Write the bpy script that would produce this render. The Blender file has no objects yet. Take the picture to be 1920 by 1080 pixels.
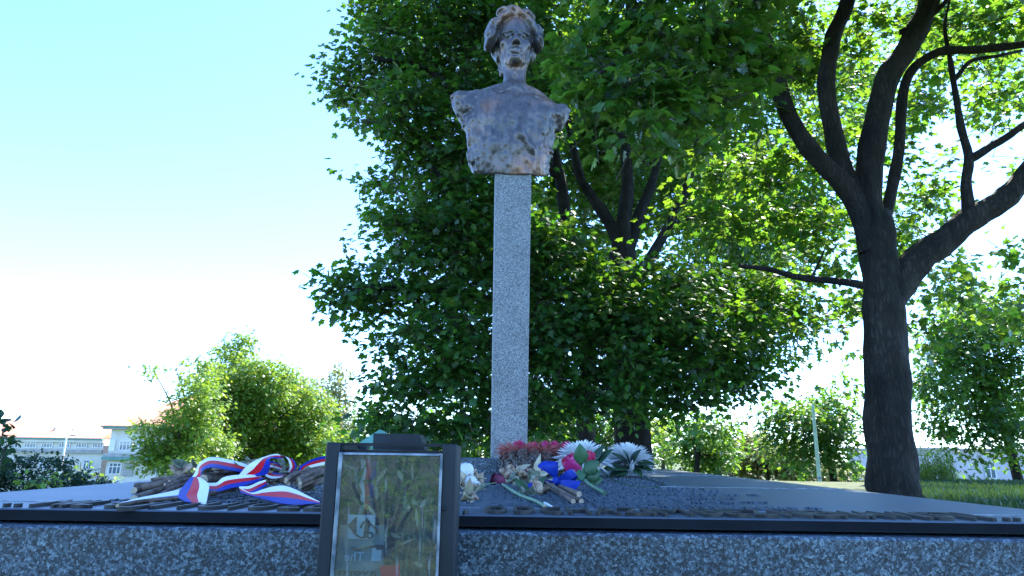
import bpy, math, random
import numpy as np
from mathutils import Vector, Matrix

R = math.radians
rng = np.random.default_rng(11)
random.seed(11)
scene = bpy.context.scene
COL = scene.collection

# ------------------------------------------------------------------ camera
FPX = 1250.0                      # focal length in photo pixels (1920 wide)
CAM = np.array([0.0, 0.0, 0.645])
PITCH, YAW, ROLL = R(13.8), R(2.93), R(0.82)
_f = np.array([math.sin(YAW) * math.cos(PITCH), math.cos(YAW) * math.cos(PITCH), math.sin(PITCH)])
_r0 = np.array([math.cos(YAW), -math.sin(YAW), 0.0])
_u0 = np.cross(_r0, _f)
_r = _r0 * math.cos(ROLL) + _u0 * math.sin(ROLL)
_u = _u0 * math.cos(ROLL) - _r0 * math.sin(ROLL)
cam_data = bpy.data.cameras.new('camera')
cam_data.sensor_width = 36.0
cam_data.lens = FPX / 1920.0 * 36.0
cam_data.clip_start = 0.02
cam_data.clip_end = 3000.0
cam = bpy.data.objects.new('camera', cam_data)
COL.objects.link(cam)
M4 = Matrix.Identity(4)
for i in range(3):
    M4[i][0], M4[i][1], M4[i][2], M4[i][3] = _r[i], _u[i], -_f[i], CAM[i]
cam.matrix_world = M4
scene.camera = cam

# ------------------------------------------------------------------ light
SUN_AZ, SUN_EL = R(42), R(49)     # azimuth clockwise from +Y (the view direction)
world = bpy.data.worlds.new("World")
scene.world = world
world.use_nodes = True
wn = world.node_tree
sky = wn.nodes.new('ShaderNodeTexSky')
sky.sky_type = 'NISHITA'
sky.sun_disc = False
sky.sun_elevation = SUN_EL
sky.sun_rotation = SUN_AZ
sky.air_density = 0.8
sky.dust_density = 0.1
sky.ozone_density = 1.2
tint = wn.nodes.new('ShaderNodeMix')               # a clear deep blue summer sky
tint.data_type = 'RGBA'; tint.blend_type = 'MULTIPLY'; tint.inputs[0].default_value = 1.0
tint.inputs[7].default_value = (0.72, 0.95, 1.26, 1)
wn.links.new(sky.outputs[0], tint.inputs[6])
wn.links.new(tint.outputs[2], wn.nodes['Background'].inputs[0])
wn.nodes['Background'].inputs[1].default_value = 0.15
sun_d = bpy.data.lights.new('sun', 'SUN')
sun_d.energy = 5.0
sun_d.angle = R(0.5)
sun_d.color = (1.0, 0.93, 0.80)
sun = bpy.data.objects.new('sun', sun_d)
COL.objects.link(sun)
sdir = Vector((math.sin(SUN_AZ) * math.cos(SUN_EL), math.cos(SUN_AZ) * math.cos(SUN_EL), math.sin(SUN_EL)))
sun.rotation_euler = sdir.to_track_quat('Z', 'Y').to_euler()
scene.view_settings.view_transform = 'Standard'
scene.view_settings.look = 'None'
scene.view_settings.gamma = 1.0
scene.view_settings.use_curve_mapping = False
scene.view_settings.exposure = 2.05
scene.render.engine = 'CYCLES'
cy = scene.cycles
cy.max_bounces = 7
cy.diffuse_bounces = 3
cy.glossy_bounces = 3
cy.transmission_bounces = 5
cy.transparent_max_bounces = 8
cy.caustics_reflective = False
cy.caustics_refractive = False
cy.use_denoising = True
cy.sample_clamp_indirect = 6.0


# ------------------------------------------------------------------ helpers
def ray(px, py):
    return _f + _r * ((px - 960.0) / FPX) + _u * ((540.0 - py) / FPX)


def P(px, py, Y):
    """point of the upright plane at distance Y seen at photo position px, py"""
    d = ray(px, py)
    return CAM + d * (Y / d[1])


PLATE_Z = 0.55


def G(px, py, z=PLATE_Z):
    d = ray(px, py)
    return CAM + d * ((z - CAM[2]) / d[2])


def project(p):
    v = np.asarray(p) - CAM
    w = v @ _f
    return np.stack([960 + FPX * (v @ _r) / w, 540 - FPX * (v @ _u) / w, w], -1)


def tag(o, label=None, cat=None, group=None, kind=None):
    if label: o['label'] = label
    if cat: o['category'] = cat
    if group: o['group'] = group
    if kind: o['kind'] = kind
    return o


def empty(name, loc, label, cat, group=None):
    o = bpy.data.objects.new(name, None)
    o.empty_display_size = 0.05
    COL.objects.link(o)
    o.location = [float(c) for c in loc]
    return tag(o, label, cat, group)


def link(name, me, parent=None):
    o = bpy.data.objects.new(name, me)
    COL.objects.link(o)
    if parent is not None:
        o.parent = parent
        loc = Vector((0, 0, 0))
        p = parent
        while p is not None:
            loc += p.location
            p = p.parent
        o.location = -loc
    return o


def mesh_np(name, V, F, mats, smooth=False, midx=None):
    """V (n,3), F (m,k) arrays of one polygon size"""
    V = np.ascontiguousarray(V, dtype=np.float32)
    F = np.ascontiguousarray(F, dtype=np.int32)
    me = bpy.data.meshes.new(name)
    k = F.shape[1]
    me.vertices.add(len(V)); me.vertices.foreach_set('co', V.ravel())
    me.loops.add(F.size); me.loops.foreach_set('vertex_index', F.ravel())
    me.polygons.add(len(F))
    me.polygons.foreach_set('loop_start', np.arange(0, F.size, k, dtype=np.int32))
    if midx is not None:
        me.polygons.foreach_set('material_index', np.ascontiguousarray(midx, dtype=np.int32))
    me.polygons.foreach_set('use_smooth', np.full(len(F), bool(smooth)))
    for m in (mats if isinstance(mats, (list, tuple)) else [mats]):
        me.materials.append(m)
    me.update(calc_edges=True)
    return me


class MB:
    """collects shapes for ONE mesh"""

    def __init__(self):
        self.v, self.f, self.m, self.s = [], [], [], []

    def add(self, vs, fs, mat=0, smooth=False):
        o = len(self.v)
        self.v += [tuple(float(c) for c in p) for p in vs]
        self.f += [tuple(i + o for i in f) for f in fs]
        self.m += [mat] * len(fs)
        self.s += [smooth] * len(fs)
        return self

    def box(self, lo, hi, mat=0):
        x0, y0, z0 = lo; x1, y1, z1 = hi
        return self.add([(x0, y0, z0), (x1, y0, z0), (x1, y1, z0), (x0, y1, z0), (x0, y0, z1), (x1, y0, z1), (x1, y1, z1), (x0, y1, z1)],
                        [(0, 3, 2, 1), (4, 5, 6, 7), (0, 1, 5, 4), (1, 2, 6, 5), (2, 3, 7, 6), (3, 0, 4, 7)], mat)

    def bevel_box(self, lo, hi, b, mat=0):
        """box with chamfered edges: 24 vertices"""
        lo = np.array(lo, float); hi = np.array(hi, float)
        c = (lo + hi) / 2; h = (hi - lo) / 2
        vs, idx = [], {}
        for ax in range(3):
            for sx in (-1, 1):
                for sy in (-1, 1):
                    for sz in (-1, 1):
                        s = np.array([sx, sy, sz], float)
                        p = s * (h - b)
                        p[ax] = s[ax] * h[ax]
                        idx[(ax, sx, sy, sz)] = len(vs)
                        vs.append(c + p)
        fs = []
        S = (-1, 1)
        def order(ids):
            pts = np.array([vs[i] for i in ids]); ce = pts.mean(0)
            n = ce - c; n /= np.linalg.norm(n) + 1e-12
            a = pts[0] - ce; a /= np.linalg.norm(a) + 1e-12
            bb = np.cross(n, a)
            ang = np.arctan2((pts - ce) @ bb, (pts - ce) @ a)
            return tuple(ids[i] for i in np.argsort(ang))
        for ax in range(3):
            for s in S:
                ids = [idx[(ax, a, b2, c2)] for a in S for b2 in S for c2 in S if (a, b2, c2)[ax] == s]
                fs.append(order(ids))
        for ax in range(3):
            o1, o2 = [a for a in range(3) if a != ax]
            for s1 in S:
                for s2 in S:
                    ids = []
                    for sa in S:
                        k = [0, 0, 0]; k[ax] = sa; k[o1] = s1; k[o2] = s2
                        ids += [idx[(o1, *k)], idx[(o2, *k)]]
                    fs.append(order(ids))
        for a in S:
            for b2 in S:
                for c2 in S:
                    fs.append(order([idx[(0, a, b2, c2)], idx[(1, a, b2, c2)], idx[(2, a, b2, c2)]]))
        return self.add(vs, fs, mat)

    def tube(self, pts, rad, n=8, mat=0, caps=True, smooth=True, flat=None, capmat=None, jitter=0.0):
        pts = [np.array(p, float) for p in pts]
        if np.isscalar(rad): rad = [rad] * len(pts)
        rings = []
        t0 = pts[1] - pts[0]; t0 /= np.linalg.norm(t0) + 1e-12
        ref = np.array([0, 0, 1.0]) if abs(t0[2]) < 0.9 else np.array([1.0, 0, 0])
        a = np.cross(t0, ref); a /= np.linalg.norm(a)
        vs = []
        for i, p in enumerate(pts):
            t = pts[min(i + 1, len(pts) - 1)] - pts[max(i - 1, 0)]
            t /= np.linalg.norm(t) + 1e-12
            a = a - t * (a @ t); a /= np.linalg.norm(a) + 1e-12
            b = np.cross(t, a)
            for k in range(n):
                th = 2 * math.pi * k / n
                rr = rad[i] * (1 + (jitter * math.sin(3 * th + i * 0.8) + jitter * 0.8 * math.sin(5 * th - i * 0.5) if jitter else 0))
                vs.append(p + a * math.cos(th) * rr + b * math.sin(th) * rr * (flat or 1))
        fs = []
        for i in range(len(pts) - 1):
            for k in range(n):
                k2 = (k + 1) % n
                fs.append((i * n + k, i * n + k2, (i + 1) * n + k2, (i + 1) * n + k))
        self.add(vs, fs, mat, smooth)
        if caps:
            o = len(self.v)
            cm = mat if capmat is None else capmat
            self.add(vs[:n], [tuple(reversed(range(n)))], cm)
            self.add(vs[-n:], [tuple(range(n))], cm)
        return self

    def ellipsoid(self, c, r, nu=10, nv=7, mat=0, noise=0.0):
        vs, fs = [], []
        for j in range(nv + 1):
            ph = math.pi * j / nv
            for i in range(nu):
                th = 2 * math.pi * i / nu
                k = 1 + noise * random.uniform(-1, 1)
                vs.append((c[0] + r[0] * k * math.sin(ph) * math.cos(th), c[1] + r[1] * k * math.sin(ph) * math.sin(th), c[2] + r[2] * k * math.cos(ph)))
        for j in range(nv):
            for i in range(nu):
                i2 = (i + 1) % nu
                fs.append((j * nu + i, (j + 1) * nu + i, (j + 1) * nu + i2, j * nu + i2))
        return self.add(vs, fs, mat, True)

    def build(self, name, mats, parent=None):
        me = bpy.data.meshes.new(name)
        me.from_pydata(self.v, [], self.f)
        for m in (mats if isinstance(mats, (list, tuple)) else [mats]):
            me.materials.append(m)
        me.polygons.foreach_set('material_index', self.m)
        me.polygons.foreach_set('use_smooth', self.s)
        me.update()
        return link(name, me, parent)


def spline(pts, n):
    """Catmull-Rom through the points, n samples per span"""
    pts = [np.array(p, float) for p in pts]
    out = []
    q = [2 * pts[0] - pts[1]] + pts + [2 * pts[-1] - pts[-2]]
    for i in range(1, len(q) - 2):
        for k in range(n):
            t = k / n
            out.append(0.5 * (2 * q[i] + (q[i + 1] - q[i - 1]) * t + (2 * q[i - 1] - 5 * q[i] + 4 * q[i + 1] - q[i + 2]) * t * t
                              + (3 * q[i] - q[i - 1] - 3 * q[i + 1] + q[i + 2]) * t ** 3))
    out.append(pts[-1])
    return out


# ------------------------------------------------------------------ materials
def new_mat(name):
    m = bpy.data.materials.new(name)
    m.use_nodes = True
    nt = m.node_tree
    return m, nt, nt.nodes, nt.links, nt.nodes['Principled BSDF']


def ramp(ns, stops, interp='LINEAR'):
    r = ns.new('ShaderNodeValToRGB')
    r.color_ramp.interpolation = interp
    el = r.color_ramp.elements
    while len(el) < len(stops): el.new(0.5)
    for e, (p, c) in zip(el, stops):
        e.position = p
        e.color = (*c, 1)
    return r


def bump(ns, ln, bs, src, strength, dist):
    b = ns.new('ShaderNodeBump')
    b.inputs['Strength'].default_value = strength
    b.inputs['Distance'].default_value = dist
    ln.new(src, b.inputs['Height'])
    ln.new(b.outputs[0], bs.inputs['Normal'])
    return b


def noise_mat(name, c1, c2, scale=30, rough=0.6, metal=0.0, bumpd=0.0, stretch=(1, 1, 1), detail=5, lo=0.35, hi=0.65, spec=0.5, obj_var=0.0):
    m, nt, ns, ln, bs = new_mat(name)
    tc = ns.new('ShaderNodeTexCoord')
    mp = ns.new('ShaderNodeMapping')
    mp.inputs['Scale'].default_value = stretch
    ln.new(tc.outputs['Object'], mp.inputs[0])
    n = ns.new('ShaderNodeTexNoise')
    n.inputs['Scale'].default_value = scale
    n.inputs['Detail'].default_value = detail
    ln.new(mp.outputs[0], n.inputs['Vector'])
    r = ramp(ns, [(lo, c1), (hi, c2)])
    ln.new(n.outputs['Fac'], r.inputs[0])
    ln.new(r.outputs[0], bs.inputs['Base Color'])
    bs.inputs['Roughness'].default_value = rough
    bs.inputs['Metallic'].default_value = metal
    bs.inputs['Specular IOR Level'].default_value = spec
    if bumpd: bump(ns, ln, bs, n.outputs['Fac'], 0.8, bumpd)
    return m


def granite(name, stops, scale, rough, fine=0.5, bumpd=0.0):
    m, nt, ns, ln, bs = new_mat(name)
    tc = ns.new('ShaderNodeTexCoord')
    wn_ = ns.new('ShaderNodeTexNoise'); wn_.inputs['Scale'].default_value = scale * 0.7; wn_.inputs['Detail'].default_value = 3
    ln.new(tc.outputs['Object'], wn_.inputs['Vector'])
    sc = ns.new('ShaderNodeVectorMath'); sc.operation = 'SCALE'; sc.inputs['Scale'].default_value = 1.6 / scale
    ln.new(wn_.outputs['Color'], sc.inputs[0])
    ad = ns.new('ShaderNodeVectorMath'); ad.operation = 'ADD'
    ln.new(tc.outputs['Object'], ad.inputs[0]); ln.new(sc.outputs[0], ad.inputs[1])
    v = ns.new('ShaderNodeTexVoronoi'); v.inputs['Scale'].default_value = scale
    ln.new(ad.outputs[0], v.inputs['Vector'])
    sp = ns.new('ShaderNodeSeparateColor'); ln.new(v.outputs['Color'], sp.inputs[0])
    v2 = ns.new('ShaderNodeTexVoronoi'); v2.inputs['Scale'].default_value = scale * 2.3
    ln.new(ad.outputs[0], v2.inputs['Vector'])
    sp2 = ns.new('ShaderNodeSeparateColor'); ln.new(v2.outputs['Color'], sp2.inputs[0])
    mx = ns.new('ShaderNodeMix'); mx.inputs[0].default_value = fine
    ln.new(sp.outputs[0], mx.inputs[2]); ln.new(sp2.outputs[1], mx.inputs[3])
    n = ns.new('ShaderNodeTexNoise'); n.inputs['Scale'].default_value = 6; n.inputs['Detail'].default_value = 4
    ln.new(tc.outputs['Object'], n.inputs['Vector'])
    mm = ns.new('ShaderNodeMath'); mm.operation = 'MULTIPLY_ADD'; mm.inputs[1].default_value = 0.25
    ln.new(n.outputs['Fac'], mm.inputs[0])
    sub = ns.new('ShaderNodeMath'); sub.operation = 'SUBTRACT'; sub.inputs[1].default_value = 0.125
    ln.new(mx.outputs[0], sub.inputs[0]); ln.new(sub.outputs[0], mm.inputs[2])
    r = ramp(ns, stops)
    ln.new(mm.outputs[0], r.inputs[0]); ln.new(r.outputs[0], bs.inputs['Base Color'])
    bs.inputs['Roughness'].default_value = rough
    if bumpd: bump(ns, ln, bs, mx.outputs[0], 0.6, bumpd)
    return m


def leaf_mat(name, diff, trans, tmix=0.42, var=0.45, rough=0.42, coat=0.08):
    m = bpy.data.materials.new(name)
    m.use_nodes = True
    nt = m.node_tree; ns = nt.nodes; ln = nt.links
    ns.remove(ns['Principled BSDF'])
    out = ns['Material Output']
    geo = ns.new('ShaderNodeNewGeometry'); oi = ns.new('ShaderNodeObjectInfo')
    ad = ns.new('ShaderNodeMath'); ad.operation = 'ADD'
    ln.new(geo.outputs['Random Per Island'], ad.inputs[0]); ln.new(oi.outputs['Random'], ad.inputs[1])
    fr = ns.new('ShaderNodeMath'); fr.operation = 'FRACT'; ln.new(ad.outputs[0], fr.inputs[0])
    def varied(c, k):
        hs = ns.new('ShaderNodeHueSaturation'); hs.inputs['Color'].default_value = (*c, 1)
        a = ns.new('ShaderNodeMapRange'); a.inputs[3].default_value = 1 - k; a.inputs[4].default_value = 1 + k
        ln.new(fr.outputs[0], a.inputs[0]); ln.new(a.outputs[0], hs.inputs['Value'])
        m2 = ns.new('ShaderNodeMath'); m2.operation = 'MULTIPLY'; m2.inputs[1].default_value = 7.31
        f2 = ns.new('ShaderNodeMath'); f2.operation = 'FRACT'; ln.new(fr.outputs[0], m2.inputs[0]); ln.new(m2.outputs[0], f2.inputs[0])
        b = ns.new('ShaderNodeMapRange'); b.inputs[3].default_value = 0.475; b.inputs[4].default_value = 0.52
        ln.new(f2.outputs[0], b.inputs[0]); ln.new(b.outputs[0], hs.inputs['Hue'])
        return hs.outputs[0]
    d = ns.new('ShaderNodeBsdfDiffuse'); t = ns.new('ShaderNodeBsdfTranslucent'); g = ns.new('ShaderNodeBsdfGlossy')
    ln.new(varied(diff, var), d.inputs[0]); ln.new(varied(trans, var * 0.7), t.inputs[0])
    g.inputs['Roughness'].default_value = rough
    g.inputs[0].default_value = (0.9, 0.95, 1, 1)
    mx = ns.new('ShaderNodeMixShader'); mx.inputs[0].default_value = tmix
    ln.new(d.outputs[0], mx.inputs[1]); ln.new(t.outputs[0], mx.inputs[2])
    m3 = ns.new('ShaderNodeMixShader')
    lw = ns.new('ShaderNodeLayerWeight'); lw.inputs[0].default_value = 0.25
    mu = ns.new('ShaderNodeMath'); mu.operation = 'MULTIPLY_ADD'; mu.inputs[1].default_value = 0.12; mu.inputs[2].default_value = coat * 0.4
    ln.new(lw.outputs['Fresnel'], mu.inputs[0]); ln.new(mu.outputs[0], m3.inputs[0])
    ln.new(mx.outputs[0], m3.inputs[1]); ln.new(g.outputs[0], m3.inputs[2])
    ln.new(m3.outputs[0], out.inputs[0])
    return m


def bark_mat(name, c1, c2, scale=9, bumpd=0.02):
    m, nt, ns, ln, bs = new_mat(name)
    tc = ns.new('ShaderNodeTexCoord')
    mp = ns.new('ShaderNodeMapping'); mp.inputs['Scale'].default_value = (1, 1, 0.22)
    ln.new(tc.outputs['Object'], mp.inputs[0])
    v = ns.new('ShaderNodeTexVoronoi'); v.feature = 'DISTANCE_TO_EDGE'; v.inputs['Scale'].default_value = scale * 3
    n = ns.new('ShaderNodeTexNoise'); n.inputs['Scale'].default_value = scale; n.inputs['Detail'].default_value = 8; n.inputs['Roughness'].default_value = 0.65
    ln.new(mp.outputs[0], n.inputs['Vector'])
    s = ns.new('ShaderNodeVectorMath'); s.operation = 'SCALE'; s.inputs['Scale'].default_value = 0.12
    a = ns.new('ShaderNodeVectorMath'); a.operation = 'ADD'
    ln.new(n.outputs['Color'], s.inputs[0]); ln.new(mp.outputs[0], a.inputs[0]); ln.new(s.outputs[0], a.inputs[1])
    ln.new(a.outputs[0], v.inputs['Vector'])
    n2 = ns.new('ShaderNodeTexNoise'); n2.inputs['Scale'].default_value = 2.2; n2.inputs['Detail'].default_value = 5
    ln.new(tc.outputs['Object'], n2.inputs['Vector'])
    mu = ns.new('ShaderNodeMath'); mu.operation = 'MULTIPLY'; ln.new(n.outputs['Fac'], mu.inputs[0]); ln.new(n2.outputs['Fac'], mu.inputs[1])
    r = ramp(ns, [(0.15, c1), (0.38, c2)])
    ln.new(mu.outputs[0], r.inputs[0]); ln.new(r.outputs[0], bs.inputs['Base Color'])
    bs.inputs['Roughness'].default_value = 0.9
    mi = ns.new('ShaderNodeMath'); mi.operation = 'MINIMUM'; mi.inputs[1].default_value = 0.18
    ln.new(v.outputs['Distance'], mi.inputs[0])
    h = ns.new('ShaderNodeMath'); h.operation = 'MULTIPLY_ADD'; h.inputs[1].default_value = 3.0
    ln.new(mi.outputs[0], h.inputs[0]); ln.new(n.outputs['Fac'], h.inputs[2])
    bump(ns, ln, bs, h.outputs[0], 1.0, bumpd)
    return m


MAT = dict(
    plinth=granite('dark_granite', [(0.0, (0.004, 0.007, 0.010)), (0.34, (0.016, 0.026, 0.036)), (0.56, (0.052, 0.082, 0.108)), (0.76, (0.125, 0.18, 0.21)), (1.0, (0.29, 0.37, 0.40))], 245, 0.36, 0.4),
    column=granite('grey_granite', [(0.0, (0.02, 0.021, 0.021)), (0.28, (0.085, 0.09, 0.088)), (0.5, (0.21, 0.22, 0.21)), (0.72, (0.34, 0.35, 0.335)), (1.0, (0.56, 0.57, 0.54))], 330, 0.55, 0.45, 0.0006),
    case=noise_mat('dark_steel', (0.007, 0.010, 0.014), (0.026, 0.036, 0.047), 14, 0.42, 0.5, 0.0008, (1, 1, 0.3)),
    case_dark=noise_mat('blackened_steel', (0.01, 0.01, 0.011), (0.02, 0.02, 0.022), 20, 0.6, 0.3),
    trim=noise_mat('galvanised_edge', (0.10, 0.13, 0.16), (0.34, 0.39, 0.44), 55, 0.45, 0.7, 0.0006),
    white_paint=noise_mat('white_render', (0.64, 0.60, 0.52), (0.76, 0.72, 0.63), 0.6, 0.8),
    trim_paint=noise_mat('white_window_paint', (0.75, 0.75, 0.74), (0.8, 0.8, 0.79), 2, 0.5),
    roof=noise_mat('clay_tile', (0.46, 0.19, 0.12), (0.58, 0.29, 0.20), 1.4, 0.8, 0, 0.02, (1, 1, 6)),
    copper=noise_mat('green_copper', (0.10, 0.25, 0.22), (0.16, 0.33, 0.29), 2, 0.6),
    stone=noise_mat('weathered_stone', (0.34, 0.33, 0.31), (0.46, 0.45, 0.42), 1.5, 0.85),
    bark=bark_mat('maple_bark', (0.005, 0.0045, 0.004), (0.050, 0.040, 0.032), 8, 0.06),
    twig_bark=noise_mat('branch_bark', (0.03, 0.025, 0.02), (0.085, 0.07, 0.056), 14, 0.9, 0, 0.006),
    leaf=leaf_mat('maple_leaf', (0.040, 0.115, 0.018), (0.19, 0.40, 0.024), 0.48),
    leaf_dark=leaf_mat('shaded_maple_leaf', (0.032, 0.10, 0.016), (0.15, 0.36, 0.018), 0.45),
    leaf_light=leaf_mat('light_leaf', (0.105, 0.20, 0.024), (0.29, 0.46, 0.032), 0.45, 0.4),
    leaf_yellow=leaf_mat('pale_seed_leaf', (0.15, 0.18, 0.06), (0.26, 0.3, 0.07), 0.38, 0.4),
    leaf_blue=leaf_mat('bluish_leaf', (0.05, 0.13, 0.035), (0.17, 0.34, 0.05), 0.45),
    yew=leaf_mat('yew_needle', (0.022, 0.062, 0.024), (0.05, 0.12, 0.03), 0.25),
    grass=leaf_mat('shaded_grass_blade', (0.03, 0.075, 0.014), (0.06, 0.13, 0.02), 0.3),  # tree shade on the lawn put into darker blades
    twig=noise_mat('dry_twig', (0.07, 0.048, 0.035), (0.2, 0.145, 0.105), 60, 0.85, 0, 0.001),
    cut=noise_mat('cut_wood', (0.5, 0.38, 0.24), (0.65, 0.52, 0.36), 90, 0.8),
    dryleaf=noise_mat('dry_leaf', (0.14, 0.075, 0.04), (0.55, 0.40, 0.25), 70, 0.8, 0, 0.002),
    drygreen=noise_mat('faded_green_leaf', (0.07, 0.09, 0.05), (0.32, 0.34, 0.22), 70, 0.8, 0, 0.002),
    white_rib=noise_mat('white_satin', (0.86, 0.86, 0.83), (0.90, 0.90, 0.87), 300, 0.55, spec=0.12),
    red_rib=noise_mat('red_satin', (0.60, 0.006, 0.015), (0.66, 0.010, 0.02), 300, 0.5, spec=0.12),
    blue_rib=noise_mat('blue_satin', (0.006, 0.022, 0.26), (0.010, 0.034, 0.32), 300, 0.5, spec=0.12),
    bow=noise_mat('royal_blue_satin', (0.008, 0.026, 0.26), (0.016, 0.05, 0.36), 40, 0.4, spec=0.2),
    petal_white=leaf_mat('white_petal', (0.90, 0.90, 0.87), (0.85, 0.86, 0.82), 0.22, 0.04),
    petal_pink=leaf_mat('pink_petal', (0.62, 0.03, 0.13), (0.75, 0.05, 0.16), 0.3, 0.25),
    petal_light=leaf_mat('light_pink_petal', (0.72, 0.12, 0.24), (0.75, 0.14, 0.24), 0.3, 0.2),
    petal_dark=noise_mat('dried_rose_petal', (0.06, 0.004, 0.02), (0.20, 0.012, 0.06), 60, 0.6),
    rose_leaf=leaf_mat('rose_leaf', (0.075, 0.19, 0.085), (0.10, 0.28, 0.08), 0.3, 0.2),
    mum_leaf=leaf_mat('dark_leaf', (0.03, 0.085, 0.036), (0.05, 0.16, 0.04), 0.25, 0.25),
    stem=noise_mat('green_stem', (0.09, 0.20, 0.09), (0.16, 0.30, 0.15), 50, 0.5),
    cone=noise_mat('pine_cone', (0.03, 0.024, 0.02), (0.16, 0.13, 0.11), 90, 0.45),
    needle=noise_mat('rust_needle', (0.36, 0.06, 0.045), (0.55, 0.17, 0.125), 60, 0.6),
    straw=noise_mat('straw', (0.35, 0.28, 0.16), (0.55, 0.47, 0.30), 60, 0.8),
    greenpaper=noise_mat('green_paper', (0.10, 0.26, 0.19), (0.14, 0.33, 0.24), 25, 0.6),
    shirt_pale=noise_mat('pale_shirt_reflection', (0.42, 0.52, 0.58), (0.52, 0.62, 0.66), 30, 0.7),
    shirt_grey=noise_mat('grey_shirt_reflection', (0.16, 0.21, 0.22), (0.22, 0.28, 0.28), 20, 0.8),
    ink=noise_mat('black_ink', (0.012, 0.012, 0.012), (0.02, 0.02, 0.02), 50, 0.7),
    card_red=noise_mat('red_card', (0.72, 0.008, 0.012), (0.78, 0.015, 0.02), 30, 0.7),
    pole=noise_mat('pale_green_paint', (0.36, 0.50, 0.36), (0.46, 0.60, 0.45), 5, 0.5),
    lilac=noise_mat('pale_lilac_render', (0.52, 0.50, 0.56), (0.60, 0.58, 0.63), 0.7, 0.85),
)


def plate_mat():
    m, nt, ns, ln, bs = new_mat('dark_bronze_plate')
    tc = ns.new('ShaderNodeTexCoord')
    n = ns.new('ShaderNodeTexNoise'); n.inputs['Scale'].default_value = 5; n.inputs['Detail'].default_value = 8
    n2 = ns.new('ShaderNodeTexNoise'); n2.inputs['Scale'].default_value = 160; n2.inputs['Detail'].default_value = 3
    ln.new(tc.outputs['Object'], n.inputs['Vector']); ln.new(tc.outputs['Object'], n2.inputs['Vector'])
    r = ramp(ns, [(0.3, (0.070, 0.096, 0.122)), (0.7, (0.110, 0.146, 0.178))])
    ln.new(n.outputs['Fac'], r.inputs[0]); ln.new(r.outputs[0], bs.inputs['Base Color'])
    bs.inputs['Metallic'].default_value = 0.45
    rr = ns.new('ShaderNodeMapRange'); rr.inputs[3].default_value = 0.42; rr.inputs[4].default_value = 0.62
    ln.new(n.outputs['Fac'], rr.inputs[0]); ln.new(rr.outputs[0], bs.inputs['Roughness'])
    bump(ns, ln, bs, n2.outputs['Fac'], 0.35, 0.001)
    return m


def bronze_mat():
    m, nt, ns, ln, bs = new_mat('patinated_bronze')
    tc = ns.new('ShaderNodeTexCoord')
    n = ns.new('ShaderNodeTexNoise'); n.inputs['Scale'].default_value = 5.5; n.inputs['Detail'].default_value = 5
    mp = ns.new('ShaderNodeMapping'); mp.inputs['Scale'].default_value = (1, 1, 0.35)
    n2 = ns.new('ShaderNodeTexNoise'); n2.inputs['Scale'].default_value = 42; n2.inputs['Detail'].default_value = 5
    ln.new(tc.outputs['Object'], n.inputs['Vector']); ln.new(tc.outputs['Object'], mp.inputs[0]); ln.new(mp.outputs[0], n2.inputs['Vector'])
    r = ramp(ns, [(0.36, (0.105, 0.10, 0.105)), (0.53, (0.165, 0.14, 0.135)), (0.68, (0.36, 0.20, 0.135))])
    ln.new(n.outputs['Fac'], r.inputs[0])
    mx = ns.new('ShaderNodeMix'); mx.data_type = 'RGBA'; mx.blend_type = 'MULTIPLY'; mx.inputs[0].default_value = 0.55
    r2 = ramp(ns, [(0.35, (0.45, 0.43, 0.42)), (0.6, (1.15, 1.15, 1.15))])
    ln.new(n2.outputs['Fac'], r2.inputs[0]); ln.new(r.outputs[0], mx.inputs[6]); ln.new(r2.outputs[0], mx.inputs[7])
    ln.new(mx.outputs[2], bs.inputs['Base Color'])
    bs.inputs['Metallic'].default_value = 0.45
    bs.inputs['Roughness'].default_value = 0.33
    bump(ns, ln, bs, n2.outputs['Fac'], 0.8, 0.012)
    return m


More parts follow.
